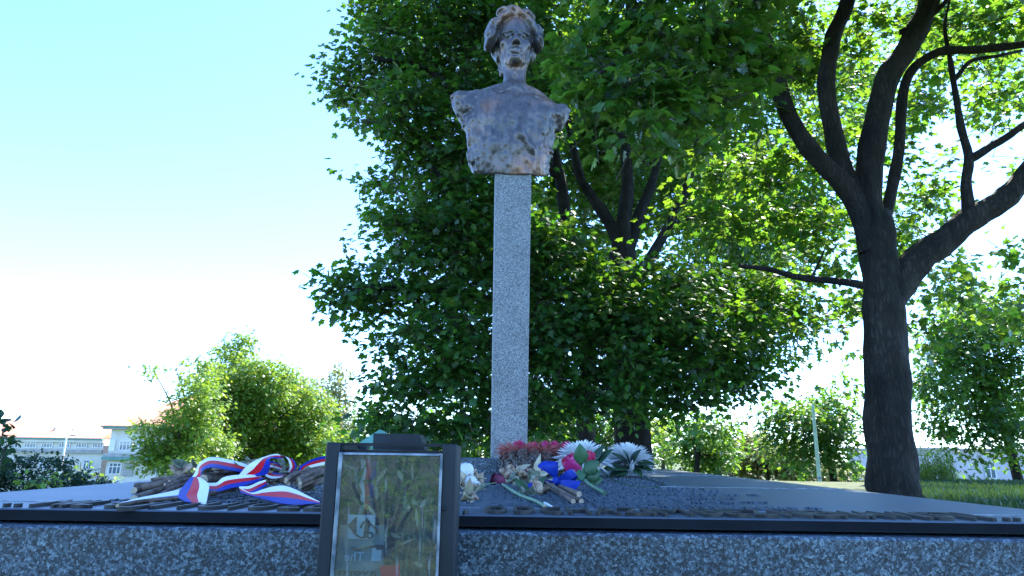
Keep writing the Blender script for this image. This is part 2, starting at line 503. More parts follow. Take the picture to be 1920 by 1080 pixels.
def glass_mat(name, tint, refl, ior=1.5, dusty=0.0):
    m = bpy.data.materials.new(name); m.use_nodes = True
    nt = m.node_tree; ns = nt.nodes; ln = nt.links
    ns.remove(ns['Principled BSDF'])
    tr = ns.new('ShaderNodeBsdfTransparent'); tr.inputs[0].default_value = (*tint, 1)
    gl = ns.new('ShaderNodeBsdfGlossy'); gl.inputs['Roughness'].default_value = 0.02
    df = ns.new('ShaderNodeBsdfDiffuse'); df.inputs[0].default_value = (0.55, 0.58, 0.6, 1)
    lw = ns.new('ShaderNodeFresnel'); lw.inputs[0].default_value = ior
    mr = ns.new('ShaderNodeMath'); mr.operation = 'MULTIPLY_ADD'; mr.inputs[1].default_value = 1.0; mr.inputs[2].default_value = refl
    ln.new(lw.outputs[0], mr.inputs[0])
    mx = ns.new('ShaderNodeMixShader'); ln.new(mr.outputs[0], mx.inputs[0]); ln.new(tr.outputs[0], mx.inputs[1]); ln.new(gl.outputs[0], mx.inputs[2])
    last = mx
    if dusty:
        tc = ns.new('ShaderNodeTexCoord'); mp = ns.new('ShaderNodeMapping'); mp.inputs['Scale'].default_value = (1, 1, 0.12)
        ln.new(tc.outputs['Object'], mp.inputs[0])
        n = ns.new('ShaderNodeTexNoise'); n.inputs['Scale'].default_value = 160; n.inputs['Detail'].default_value = 3
        ln.new(mp.outputs[0], n.inputs['Vector'])
        r = ramp(ns, [(0.62, (0, 0, 0)), (0.70, (1, 1, 1))]); ln.new(n.outputs['Fac'], r.inputs[0])
        n3 = ns.new('ShaderNodeTexNoise'); n3.inputs['Scale'].default_value = 9; ln.new(tc.outputs['Object'], n3.inputs['Vector'])
        mu = ns.new('ShaderNodeMath'); mu.operation = 'MULTIPLY'; ln.new(r.outputs[0], mu.inputs[0]); ln.new(n3.outputs['Fac'], mu.inputs[1])
        m2 = ns.new('ShaderNodeMath'); m2.operation = 'MULTIPLY_ADD'; m2.inputs[1].default_value = dusty; m2.inputs[2].default_value = 0.05
        ln.new(mu.outputs[0], m2.inputs[0])
        m3 = ns.new('ShaderNodeMixShader'); ln.new(m2.outputs[0], m3.inputs[0]); ln.new(mx.outputs[0], m3.inputs[1]); ln.new(df.outputs[0], m3.inputs[2])
        last = m3
    ln.new(last.outputs[0], ns['Material Output'].inputs[0])
    return m


MAT['plate'] = plate_mat()
MAT['bronze'] = bronze_mat()
MAT['plate_edge_reflection'] = noise_mat('edge_dark_reflection', (0.006, 0.008, 0.011), (0.014, 0.017, 0.022), 7, 0.7, 0.0, spec=0.12)  # black colour carries the dark reflection along the plate's front
MAT['glass'] = glass_mat('display_glass', (0.88, 0.96, 0.98), 0.03, 1.5, 0.40)
mwin, _, _ns, _ln, _bs = new_mat('window_glass')
_bs.inputs['Base Color'].default_value = (0.10, 0.16, 0.22, 1); _bs.inputs['Roughness'].default_value = 0.06; _bs.inputs['Specular IOR Level'].default_value = 0.8
MAT['window'] = mwin
m_letter = noise_mat('dark_bronze_letter', (0.028, 0.027, 0.024), (0.060, 0.058, 0.050), 30, 0.55, 0.2)
MAT['letter'] = m_letter


# ------------------------------------------------------------------ ground
def sstep(a, b, x):
    t = np.clip((x - a) / (b - a), 0, 1)
    return t * t * (3 - 2 * t)


def terrain(x, y):
    x = np.asarray(x, float); y = np.asarray(y, float)
    z = -9.0 * sstep(17, 62, y) - 1.5 * sstep(4, 14, -x) * sstep(4, 16, y)
    return z + 0.03 * np.sin(x * 0.9 + 1) * np.sin(y * 0.7)


gx = np.concatenate([np.linspace(-900, -70, 14), np.linspace(-60, 60, 121), np.linspace(70, 900, 14)])
gy = np.concatenate([np.linspace(-400, -40, 8), np.linspace(-35, 90, 126), np.linspace(100, 1400, 18)])
GX, GY = np.meshgrid(gx, gy)
GZ = terrain(GX, GY)
nx, ny = len(gx), len(gy)
ii = np.arange(nx * ny).reshape(ny, nx)
GF = np.stack([ii[:-1, :-1], ii[:-1, 1:], ii[1:, 1:], ii[1:, :-1]], -1).reshape(-1, 4)
ground_mat = noise_mat('lawn_soil', (0.03, 0.05, 0.016), (0.075, 0.10, 0.03), 3.0, 0.95, 0, 0.03, detail=9)
ground = link('ground', mesh_np('ground', np.stack([GX, GY, GZ], -1).reshape(-1, 3), GF, ground_mat, True))
tag(ground, 'shaded park lawn sloping away behind the memorial', kind='structure')


# ------------------------------------------------------------------ memorial plinth, plate, column
AX = -YAW                                     # the memorial's base is turned this much about the vertical
ROT = Matrix.Rotation(AX, 4, 'Z')


def base_uv(p):
    """coordinates along / across the turned base"""
    return p[0] * math.cos(YAW) - p[1] * math.sin(YAW), p[0] * math.sin(YAW) + p[1] * math.cos(YAW)


def turned(o):
    o.data.transform(ROT)
    return o


X0 = base_uv(G(0, 923.0))[0]
X1 = base_uv(G(1920, 954.5))[0]
YF = base_uv(G(960, 966.5))[1]
YB = 4.45
pl = empty('memorial_plinth', (0.2, 2.7, 0), 'dark speckled granite base block under the bronze inscription plate', 'plinth')
turned(MB().bevel_box((X0 + 0.004, YF - 0.026, -0.05), (X1 - 0.004, YB - 0.012, 0.5285), 0.004).build('granite_block', MAT['plinth'], pl))

pt = empty('inscription_plate', (0.2, 2.7, 0.53), 'wide dark bronze plate with raised lettering covering the granite base', 'memorial plate')
turned(MB().bevel_box((X0, YF, 0.533), (X1, YB, PLATE_Z), 0.0018).build('plate', MAT['plate'], pt))
turned(MB().box((X0 + .001, YF - .0022, 0.5345), (X1 - .001, YF - .0004, PLATE_Z - .0018)).build('reflection_strip', MAT['plate_edge_reflection'], pt))  # dark ground reflected in the front edge, put into a near-black strip
for yy in (YF + .128, 2.06, 3.2):
    seam = MB().box((X0 + 0.02, yy, PLATE_Z - 0.001), (X1 - 0.02, yy + 0.004, PLATE_Z + 0.0016))
    turned(seam.build('panel_seam', MAT['trim'], pt))

_letters = {}


def letter_mesh(ch):
    if ch not in _letters:
        cu = bpy.data.curves.new('letter', 'FONT')
        cu.body = ch
        cu.size = 1.0
        cu.extrude = 0.05
        cu.resolution_u = 3
        ob = bpy.data.objects.new('letter_source', cu)
        COL.objects.link(ob)
        dg = bpy.context.evaluated_depsgraph_get()
        dg.update()
        me = bpy.data.meshes.new_from_object(ob.evaluated_get(dg))
        bpy.data.objects.remove(ob)
        bpy.data.curves.remove(cu)
        me.name = 'letter'
        me.materials.clear(); me.materials.append(MAT['letter'])
        co = np.empty(len(me.vertices) * 3, np.float32); me.vertices.foreach_get('co', co)
        co = co.reshape(-1, 3)
        co[:, 0] -= co[:, 0].min(); w = co[:, 0].max()
        co[:, 0] /= max(w, 1e-4)
        h = co[:, 1].max() if ch not in '.,' else 0.73
        co[:, 1] /= h
        co[:, 2] = np.where(co[:, 2] > 0, 1.0, 0.0)
        me.vertices.foreach_set('co', co.ravel())
        me.update()
        _letters[ch] = me
    return _letters[ch]


text = [('.', 0, 10), ('.', 20, 32), ('M', 52, 100), ('I', 107, 119), ('L', 130, 163), ('U', 181, 224), ('J', 238, 264), ('I', 276, 288),
        ('T', 316, 348), ('U', 358, 403), ('T', 411, 444), ('O', 450, 498), ('Z', 518, 557), ('E', 567, 602), ('M', 620, 670), ('I', 680, 692), (',', 868, 878),
        ('O', 904, 950), ('D', 963, 1004), ('C', 1015, 1057), ('H', 1067, 1110), ('A', 1118, 1166), ('Z', 1172, 1213), ('I', 1221, 1234), ('M', 1245, 1303),
        ('B', 1323, 1364), ('E', 1372, 1412), ('Z', 1418, 1462), ('N', 1480, 1527), ('E', 1535, 1577), ('N', 1585, 1632), ('A', 1636, 1683), ('V', 1686, 1732),
        ('I', 1740, 1753), ('S', 1762, 1804), ('T', 1812, 1850), ('I', 1858, 1871), ('.', 1890, 1900), ('.', 1910, 1920)]
for ch, a, b in text:
    o = link('letter', letter_mesh(ch), pt)
    vb = YF + 0.016
    da, db = base_uv(ray(a, 959 + a * 0.0155)), base_uv(ray(b, 959 + b * 0.0155))
    ua, ub = da[0] / da[1] * vb, db[0] / db[1] * vb
    o.location = (ROT @ Vector((ua, vb, PLATE_Z - 0.001))) - pt.location
    o.rotation_euler = (0, 0, AX)
    o.scale = (ub - ua, 0.098, 0.0066)

# fine raised inscription: rows of tiny relief characters, too small to read
def inscription():
    V, F = [], []
    rg = np.random.default_rng(5)
    y = YF + .150
    row = 0
    while y < 3.0:
        if abs(y - 2.05) < 0.03 or 2.9 < y:
            y += 0.05; row += 1; continue
        # the text is ragged on the right and starts about the middle
        def run(x0, x1):
            x = x0
            while x < x1:
                wl = rg.integers(2, 9)
                for _ in range(wl):
                    if x > x1: break
                    w = 0.0125
                    strokes = []
                    h = 0.024
                    if rg.random() < .8: strokes.append((x, y, x + 0.003, y + h))
                    if rg.random() < .45: strokes.append((x + w - 0.003, y, x + w, y + h))
                    for yy in (0, h / 2 - 0.002, h - 0.004):
                        if rg.random() < .5: strokes.append((x + 0.003, y + yy, x + w - 0.003, y + yy + 0.004))
                    for (a0, b0, a1, b1) in strokes:
                        o = len(V)
                        z0, z1 = PLATE_Z - 0.0005, PLATE_Z + 0.0042
                        V.extend([(a0, b0, z0), (a1, b0, z0), (a1, b1, z0), (a0, b1, z0), (a0, b0, z1), (a1, b0, z1), (a1, b1, z1), (a0, b1, z1)])
                        F.extend([(o + 4, o + 5, o + 6, o + 7), (o, o + 1, o + 5, o + 4), (o + 1, o + 2, o + 6, o + 5), (o + 2, o + 3, o + 7, o + 6), (o + 3, o, o + 4, o + 7)])
                    x += 0.0165
                x += 0.014
        edge = 0.50 + 0.10 * math.sin(row * 1.7) + rg.uniform(-.06, .06)
        run(0.052 - .09, edge - .05)
        run(-0.72 + rg.uniform(0, .05), -0.062)
        y += 0.036
        row += 1
    return mesh_np('inscription', np.array(V), np.array(F), MAT['plate'])


ins = turned(link('inscription', inscription(), pt))
ins['kind'] = 'stuff'

CY = 3.06                                     # column axis
ccx = P(957, 600, CY)[0]
BLOCK_Z = P(895, 859, CY - 0.14)[2]
COL_TOP = P(961, 329, CY - 0.085)[2]
gc = empty('memorial_column', (ccx, CY, PLATE_Z), 'tall square grey granite column standing on the bronze plate', 'column')
MB().bevel_box((ccx - 0.27, CY - 0.15, PLATE_Z - 0.001), (ccx + 0.27, CY + 0.15, BLOCK_Z), 0.004).build('base_block', MAT['plinth'], gc)
sh = MB()
hw0, hw1 = 0.0775, 0.0865
vs = []
for z, h in ((BLOCK_Z - 0.001, hw0), (COL_TOP + 0.045, hw1)):
    b = 0.003
    for sx, sy in ((-1, -1), (1, -1), (1, 1), (-1, 1)):
        first = (sx * (h - b), sy * h); second = (sx * h, sy * (h - b))
        if sx * sy > 0: first, second = second, first
        vs += [(ccx + first[0], CY + first[1], z), (ccx + second[0], CY + second[1], z)]
sh.add(vs, [(i, (i + 1) % 8, 8 + (i + 1) % 8, 8 + i) for i in range(8)] + [tuple(range(8, 16))])
sh.build('shaft', MAT['column'], gc)


# ------------------------------------------------------------------ bust: an implicit surface turned into one mesh
def vnoise(p, seed):
    """smooth value noise for points p (...,3) in lattice units"""
    rg = np.random.default_rng(seed)
    N = 32
    L = rg.uniform(-1, 1, (N, N, N)).astype(np.float32)
    i = np.floor(p).astype(np.int32); f = p - i
    f = f * f * (3 - 2 * f)
    i0 = i % N; i1 = (i + 1) % N
    r = 0
    for a in (0, 1):
        for b in (0, 1):
            for c in (0, 1):
                w = (f[..., 0] if a else 1 - f[..., 0]) * (f[..., 1] if b else 1 - f[..., 1]) * (f[..., 2] if c else 1 - f[..., 2])
                r = r + w * L[(i1 if a else i0)[..., 0], (i1 if b else i0)[..., 1], (i1 if c else i0)[..., 2]]
    return r


def smin(a, b, k):
    h = np.clip(0.5 + 0.5 * (b - a) / k, 0, 1)
    return b + (a - b) * h - k * h * (1 - h)


def smax(a, b, k):
    return -smin(-a, -b, k)


def sd_ell(p, c, r):
    q = (p - np.array(c)) / np.array(r)
    k0 = np.sqrt((q * q).sum(-1)); q2 = q / np.array(r)
    k1 = np.sqrt((q2 * q2).sum(-1)) + 1e-9
    return k0 * (k0 - 1) / k1


def sd_cap(p, a, b, ra, rb=None):
    a = np.array(a, float); b = np.array(b, float)
    if rb is None: rb = ra
    ba = b - a; t = np.clip(((p - a) @ ba) / (ba @ ba), 0, 1)
    d = p - a - t[..., None] * ba
    return np.sqrt((d * d).sum(-1)) - (ra + (rb - ra) * t)


def surface_nets(D, lo, h):
    """naive surface nets on the grid D"""
    S = D < 0
    nx, ny, nz = D.shape
    acc = np.zeros((nx - 1, ny - 1, nz - 1, 3)); cnt = np.zeros((nx - 1, ny - 1, nz - 1))
    corners = [(a, b, c) for a in (0, 1) for b in (0, 1) for c in (0, 1)]
    def sub(A, c): return A[c[0]:nx - 1 + c[0], c[1]:ny - 1 + c[1], c[2]:nz - 1 + c[2]]
    for i, c0 in enumerate(corners):
        for c1 in corners[i + 1:]:
            if sum(abs(a - b) for a, b in zip(c0, c1)) != 1: continue
            d0, d1 = sub(D, c0), sub(D, c1)
            cr = (d0 < 0) != (d1 < 0)
            t = np.where(cr, d0 / np.where(cr, d0 - d1, 1), 0)
            for ax in range(3):
                acc[..., ax] += np.where(cr, c0[ax] + (c1[ax] - c0[ax]) * t, 0)
            cnt += cr
    act = cnt > 0
    idx = -np.ones(act.shape, int)
    idx[act] = np.arange(act.sum())
    cells = np.argwhere(act)
    V = (cells + acc[act] / cnt[act][:, None]) * h + lo
    F = []
    for ax in range(3):
        o1, o2 = (ax + 1) % 3, (ax + 2) % 3
        sl0 = [slice(None)] * 3; sl1 = [slice(None)] * 3
        sl0[ax] = slice(0, -1); sl1[ax] = slice(1, None)
        s0 = S[tuple(sl0)]; s1 = S[tuple(sl1)]
        e = np.argwhere(s0 != s1)
        e = e[(e[:, o1] > 0) & (e[:, o2] > 0) & (e[:, o1] < D.shape[o1] - 1) & (e[:, o2] < D.shape[o2] - 1)]
        flip = s0[tuple(e.T)]
        def cell(d1, d2):
            q = e.copy(); q[:, o1] -= d1; q[:, o2] -= d2
            return idx[tuple(q.T)]
        quad = np.stack([cell(1, 1), cell(0, 1), cell(0, 0), cell(1, 0)], 1)
        quad[~flip] = quad[~flip][:, ::-1]
        F.append(quad)
    return V, np.concatenate(F)


def make_bust():
    h = 0.0047
    lo = np.array([-0.34, -0.22, -0.03]); hi = np.array([0.33, 0.24, 0.99])
    g = [np.arange(lo[i], hi[i], h) for i in range(3)]
    p = np.stack(np.meshgrid(*g, indexing='ij'), -1)
    x, y, z = p[..., 0], p[..., 1], p[..., 2]
    n1 = vnoise(p * 14 + 3, 1); n2 = vnoise(p * 32 + 9, 2); n3 = vnoise(p * np.array([55, 55, 20]), 3)
    # torso: half-shell chest with raw edges
    zz = [-.03, 0.0, .03, .05, .09, .14, .20, .25, .31, .355, .40, .435, .46, .485, .51, .53]
    xl = [-.14, -.150, -.178, -.192, -.214, -.224, -.229, -.234, -.248, -.256, -.285, -.292, -.285, -.16, -.11, -.08]
    xr = [.136, .140, .165, .178, .188, .190, .200, .212, .235, .268, .272, .215, .165, .12, .10, .08]
    L = np.interp(z, zz, xl); Rr = np.interp(z, zz, xr)
    c = (L + Rr) / 2; w = (Rr - L) / 2
    dep = np.interp(z, [0, .05, .15, .32, .42, .50, .53], [.085, .098, .115, .125, .10, .07, .06])
    cyy = np.interp(z, [0, .3, .5], [.0, .0, .02])
    q = np.abs((x - c) / w) ** 2.6 + np.abs((y - cyy) / dep) ** 2.2
    torso = (q ** (1 / 2.4) - 1) * np.minimum(w, dep) * 0.85
    edge = np.clip((np.abs((x - c) / w) - 0.72) / 0.28, 0, 1)
    n4 = vnoise(p * np.array([38, 38, 48]), 4)
    n5 = vnoise(p * np.array([70, 70, 52]), 6)
    torso = torso + n1 * (0.0035 + 0.003 * edge) + n2 * (0.0022 + 0.0032 * edge) + n5 * (.0016 + .002 * edge) + n3 * 0.0028
    # collar lines, lapel fold
    torso = torso + 0.004 * np.exp(-(np.abs(z - (.475 - .45 * np.abs(x))) / .006) ** 2) * (y < 0) * (np.abs(x) < .15)
    fold = sd_cap(p, (.055, -.118, .36), (.035, -.118, .20), .006, .014)
    torso = smin(torso, fold, .035)
    fold2 = sd_cap(p, (.03, -.118, .21), (.09, -.108, .135), .004, .009)
    torso = smin(torso, fold2, .03)
    for s, (a, b) in enumerate((((-.268, -.02, .435), (-.245, .0, .33)), ((.255, -.02, .395), (.225, .0, .31)))):
        arm = sd_cap(p, a, b, .026, .020) + n2 * .004 + n4 * .003 + n5 * .002
        torso = smin(torso, arm, .03)
    torso = smax(torso, z - .515, .03)
    base = smax(torso, -(z + 0.006 * n1 - 0.002 - 0.42 * np.clip(y + .085, 0, .3)), .008)
    # neck
    neck = sd_cap(p, (.008, .03, .42), (.006, .005, .66), .062, .054) + n3 * .002
    for s in (-1, 1):
        neck = smin(neck, sd_cap(p, (.006 + s * .012, -.050, .485), (.006 + s * .058, .025, .68), .012, .015), .018)
    neck = smin(neck, sd_ell(p, (.006, -.050, .575), (.010, .012, .024)), .03)
    for s in (-1, 1):
        neck = smin(neck, sd_cap(p, (s * .04, -.01, .505), (s * .15, .0, .478), .018, .012), .03)
    body = smin(base, neck, .045)
    # head, chin raised
    hx = .005
    p0_ = p
    zz_ = np.where(z > .66, 0.66 + (z - .66) * 1.03, z)
    p = np.stack([x, y, zz_], -1); z = zz_
    head = sd_ell(p, (hx, .015, .795), (.095, .125, .130))
    head = smin(head, sd_ell(p, (hx, -.040, .695), (.072, .086, .086)), .03)
    head = smin(head, sd_ell(p, (hx, -.098, .622), (.026, .026, .022)), .03)
    for s in (-1, 1):
        head = smin(head, sd_cap(p, (hx + s * .062, .005, .685), (hx + s * .018, -.085, .624), .016), .03)
        head = smin(head, sd_ell(p, (hx + s * .052, -.076, .714), (.024, .022, .018)), .028)      # cheek bones
        head = smin(head, sd_cap(p, (hx + s * .016, -.119, .772), (hx + s * .064, -.094, .766), .010, .009), .014)   # brow
        head = smax(head, -sd_ell(p, (hx + s * .036, -.136, .744), (.023, .017, .0130)), .010)    # socket
        head = smin(head, sd_ell(p, (hx + s * .036, -.105, .743), (.018, .016, .0115)), .003)     # eyeball
        head = smin(head, sd_cap(p, (hx + s * .017, -.119, .753), (hx + s * .056, -.108, .751), .0045), .003)       # lids
        head = smin(head, sd_cap(p, (hx + s * .019, -.114, .733), (hx + s * .054, -.104, .735), .0042), .003)
        head = smax(head, -sd_cap(p, (hx + s * .021, -.134, .690), (hx + s * .040, -.116, .655), .004), .009)      # nasolabial
        head = smin(head, sd_ell(p, (hx + s * .088, .008, .712), (.013, .026, .040)), .008)        # ear
        head = smax(head, -sd_ell(p, (hx + s * .098, -.004, .712), (.010, .012, .020)), .004)
        head = smax(head, -sd_ell(p, (hx + s * .074, -.075, .665), (.016, .022, .028)), .03)      # hollow cheek
    nose = sd_cap(p, (hx, -.122, .760), (hx, -.148, .696), .0100, .0150)
    for s in (-1, 1):
        nose = smin(nose, sd_ell(p, (hx + s * .014, -.134, .690), (.010, .014, .009)), .007)
    head = smin(head, nose, .009)
    for s in (-1, 1):
        head = smax(head, -sd_ell(p, (hx + s * .008, -.143, .682), (.005, .008, .006)), .003)
    head = smin(head, sd_ell(p, (hx, -.116, .655), (.034, .016, .014)), .012)
    for s in (-1, 1):
        head = smin(head, sd_cap(p, (hx + s * .003, -.1255, .6605), (hx + s * .028, -.114, .6545), .0068, .0030), .005)
    head = smin(head, sd_ell(p, (hx, -.119, .6425), (.022, .011, .0075)), .006)
    head = smax(head, -sd_cap(p, (hx - .030, -.119, .6500), (hx + .030, -.119, .6500), .0034), .003)
    head = smax(head, -sd_ell(p, (hx, -.128, .628), (.022, .010, .006)), .008)
    head = head + n2 * .0016 + n3 * .0018
    # hair in thick combed rolls
    hair = sd_ell(p, (hx, .055, .815), (.118, .118, .125))
    roll = [(-.108, -.020, .795), (-.094, -.056, .850), (-.044, -.072, .892), (.015, -.072, .903), (.068, -.064, .880), (.103, -.040, .832), (.118, -.01, .77)]
    for a, b in zip(roll[:-1], roll[1:]):
        hair = smin(hair, sd_cap(p, a, b, .025, .026), .020)
    for c0, r0 in (((-.116, -.03, .785), (.036, .055, .058)), ((-.128, -.01, .755), (.026, .045, .038)), ((.126, -.015, .775), (.032, .055, .050)), ((.112, .0, .832), (.040, .06, .05)),
                   ((-.02, -.05, .915), (.075, .06, .030)), ((.06, -.045, .898), (.045, .06, .034)), ((-.095, .0, .855), (.045, .06, .045)),
                   ((.098, .03, .738), (.022, .045, .040)), ((-.090, .035, .735), (.022, .045, .040))):
        hair = smin(hair, sd_ell(p, c0, r0), .008)
    hair = smin(hair, sd_cap(p, (-.085, .02, .71), (-.062, .035, .61), .012, .008), .01)
    hair = hair + 0
    flow = np.arctan2(z - .76, np.abs(x) + .02)
    hair = hair + .0032 * np.sin(x * 120 + y * 45 + (z - .8) * np.sign(x) * 60 + n1 * 3) + .0014 * np.sin((x * .8 + z * .6) * 230 + n1 * 5) + n2 * .002
    allh = smin(head, hair, .006)
    p = p0_; z = p[..., 2]
    d = smin(body, allh, .022)
    V, F = surface_nets(d, lo, h)
    return V, F


BV, BF = make_bust()
# keep only the largest connected piece of the surface
_par = np.arange(len(BV))
for _ in range(200):
    m = _par[BF].min(1)
    new = _par.copy()
    for k in range(4): np.minimum.at(new, BF[:, k], m)
    new = new[new]
    if (new == _par).all(): break
    _par = new
root_id = np.bincount(_par).argmax()
keepf = _par[BF[:, 0]] == root_id
used = np.unique(BF[keepf]); remap = -np.ones(len(BV), int); remap[used] = np.arange(len(used))
BV = BV[used]; BF = remap[BF[keepf]]
bust = link('bronze_bust', mesh_np('bronze_bust', BV, BF, MAT['bronze'], True))
bust.location = (ccx - 0.004, CY - 0.01, COL_TOP - 0.004)
tag(bust, 'bronze bust of a woman with wavy swept-back hair on top of the granite column', 'bust')


# ------------------------------------------------------------------ display case
cY0, cY1 = 0.745, 0.955
def cx(px, Y=cY0): return P(px, 950, Y)[0]
topz = P(735, 831, cY0)[2]
xl = P(611, 835, cY0)[0]; xr = P(858, 835, cY0)[0]
xil = P(637, 840, cY0)[0]; xir = P(829, 840, cY0)[0]
botz = 0.02
dc = empty('display_case', ((xl + xr) / 2, (cY0 + cY1) / 2, 0.0), 'upright dark steel display case with glass front standing before the granite base', 'display case')
for a, b in ((xl, xil), (xir, xr)):
    MB().bevel_box((a, cY0, botz), (b, cY0 + 0.022, topz), 0.0015).build('post', MAT['case'], dc)
for a, b in ((xl, xl + 0.004), (xr - 0.004, xr)):
    MB().box((a + 0.0004, cY0 + 0.0225, botz), (b - 0.0004, cY1 - 0.0225, topz - 0.001)).build('side_panel', MAT['case'], dc)
for a, b in ((xl, xil), (xir, xr)):
    MB().bevel_box((a, cY1 - 0.022, botz), (b, cY1, topz), 0.0015).build('post', MAT['case'], dc)
MB().box((xil, cY1 - 0.006, botz), (xir, cY1 - 0.002, topz - 0.012)).build('back_panel', MAT['case_dark'], dc)
lidz = P(735, 846, cY0 + 0.03)[2]
MB().box((xil + 0.0003, cY0 + 0.012, topz - 0.003), (xir - 0.0003, cY0 + 0.015, topz)).box((xil + 0.0003, cY0 + 0.016, lidz - 0.002), (xir - 0.0003, cY1 - 0.023, lidz + 0.001)).build('lid', MAT['case_dark'], dc)
# small trapezoid vent block on the lid
ch = MB()
ya, yb2 = cY0 + 0.05, cY0 + 0.13
zt = P(740, 813, ya)[2]; zb = lidz + 0.0012
xs = [P(700, 830, ya)[0], P(797, 830, ya)[0], P(700, 813, ya)[0], P(786, 813, ya)[0]]
ch.add([(xs[0], ya, zb), (xs[1], ya, zb), (xs[1], yb2, zb), (xs[0], yb2, zb), (xs[2], ya, zt), (xs[3], ya, zt), (xs[3], yb2, zt), (xs[2], yb2, zt)],
       [(0, 3, 2, 1), (4, 5, 6, 7), (0, 1, 5, 4), (1, 2, 6, 5), (2, 3, 7, 6), (3, 0, 4, 7)])
ch.build('vent_block', MAT['case'], dc)
# glazed door
gzt = P(735, 849, cY0 - 0.004)[2]
door = MB()
fw = 0.0042
dxl = xil + 0.0005; dxr = xir + 0.0012
door.bevel_box((dxl, cY0 - 0.006, botz + 0.1), (dxl + fw, cY0 - 0.0005, gzt), 0.0008)
door.bevel_box((dxr - fw * 0.7, cY0 - 0.006, botz + 0.1), (dxr, cY0 - 0.0005, gzt), 0.0008)
door.bevel_box((dxl + fw + 0.0001, cY0 - 0.0057, gzt - 0.0030), (dxr - fw * 0.7 - 0.0001, cY0 - 0.0008, gzt - 0.0002), 0.0006)
door.build('door_frame', MAT['trim'], dc)
MB().box((dxl + fw, cY0 - 0.0045, botz + 0.1), (dxr - fw * 0.7, cY0 - 0.002, gzt - 0.0032)).build('glass_pane', MAT['glass'], dc)
MB().bevel_box((dxr + 0.0008, cY0 - 0.004, P(840, 950, cY0)[2] - 0.004), (dxr + 0.0058, cY0 - 0.0003, P(840, 950, cY0)[2]), 0.0008).build('hinge', MAT['case_dark'], dc)
MB().box((xil, cY0 + 0.03, 0.25), (xir, cY1 - 0.0065, 0.254)).build('shelf', MAT['case_dark'], dc)

# things inside the case, and a shirt reflection modelled behind its glass -------------------------------------------------
stripe_m = [MAT['white_rib'], MAT['red_rib'], MAT['blue_rib']]


def ribbon_mesh(mb, edges, order=(0, 1, 2), n=8, sag=0.0):
    """edges: list of (left point, right point); three coloured bands across; with real thickness"""
    L = spline([e[0] for e in edges], n); Rr = spline([e[1] for e in edges], n)
    t = [0, 1 / 6, 1 / 3, 1 / 2, 2 / 3, 5 / 6, 1]
    grid = []
    for a, b in zip(L, Rr):
        grid.append([a + (b - a) * s for s in t])
    g = np.array(grid)
    # normals for thickness
    du = np.gradient(g, axis=0); dv = np.gradient(g, axis=1)
    nn = np.cross(du, dv); nn /= np.linalg.norm(nn, axis=-1, keepdims=True) + 1e-9
    th = 0.0005
    for half in (1, -1):
        gg = g + nn * th * half
        K = len(t)
        vs = gg.reshape(-1, 3)
        for k in range(3):
            fs = []
            for i in range(len(grid) - 1):
                for j in (2 * k, 2 * k + 1):
                    q = (i * K + j, i * K + j + 1, (i + 1) * K + j + 1, (i + 1) * K + j)
                    fs.append(q if half == 1 else q[::-1])
            mb.add(vs, fs, order[k], True)
    return mb


Yi = cY0 + 0.055
b = MB()
ribbon_mesh(b, [(P(676, 862, Yi), P(705, 864, Yi)), (P(677, 880, Yi - .01), P(706, 884, Yi)), (P(674, 905, Yi - .005), P(701, 910, Yi)), (P(676, 935, Yi), P(700, 940, Yi + .01)), (P(670, 975, Yi + .02), P(692, 978, Yi + .03))])
o = b.build('hanging_ribbon', stripe_m)
tag(o, 'short white red blue ribbon hanging behind the glass of the display case', 'ribbon')

Yc = cY0 + 0.022
def card(name, quad_px, Y, mat, label, cat, thick=0.0012):
    q = [P(*c, Y) for c in quad_px]
    mb = MB()
    mb.add([*q, *[p + np.array([0, thick, 0]) for p in q]], [(0, 1, 2, 3), (7, 6, 5, 4), (0, 4, 5, 1), (1, 5, 6, 2), (2, 6, 7, 3), (3, 7, 4, 0)])
    root = empty(name, q[0], label, cat)
    return root, mb.build('sheet', mat, root)


def flat_text(body, px, py, hpx, Y, mat, parent, name, mirror=True, width=None):
    cu = bpy.data.curves.new(name, 'FONT'); cu.body = body; cu.size = 1; cu.extrude = 0.01; cu.offset = 0.012
    ob = bpy.data.objects.new(name, cu); COL.objects.link(ob)
    dg = bpy.context.evaluated_depsgraph_get(); dg.update()
    me = bpy.data.meshes.new_from_object(ob.evaluated_get(dg)); bpy.data.objects.remove(ob); bpy.data.curves.remove(cu)
    co = np.empty(len(me.vertices) * 3, np.float32); me.vertices.foreach_get('co', co); co = co.reshape(-1, 3)
    s = hpx * Y / FPX / 0.73
    w = co[:, 0].max()
    x = (w - co[:, 0]) if mirror else co[:, 0]
    o3 = P(px, py, Y)
    sx = s if width is None else width * Y / FPX / w
    out = np.stack([o3[0] + x * sx, o3[1] - co[:, 2] * s * 0.3, o3[2] + co[:, 1] * s], -1)
    me.vertices.foreach_set('co', out.astype(np.float32).ravel()); me.update()
    if mirror: me.flip_normals()
    me.materials.clear(); me.materials.append(mat)
    return link(name, me, parent)


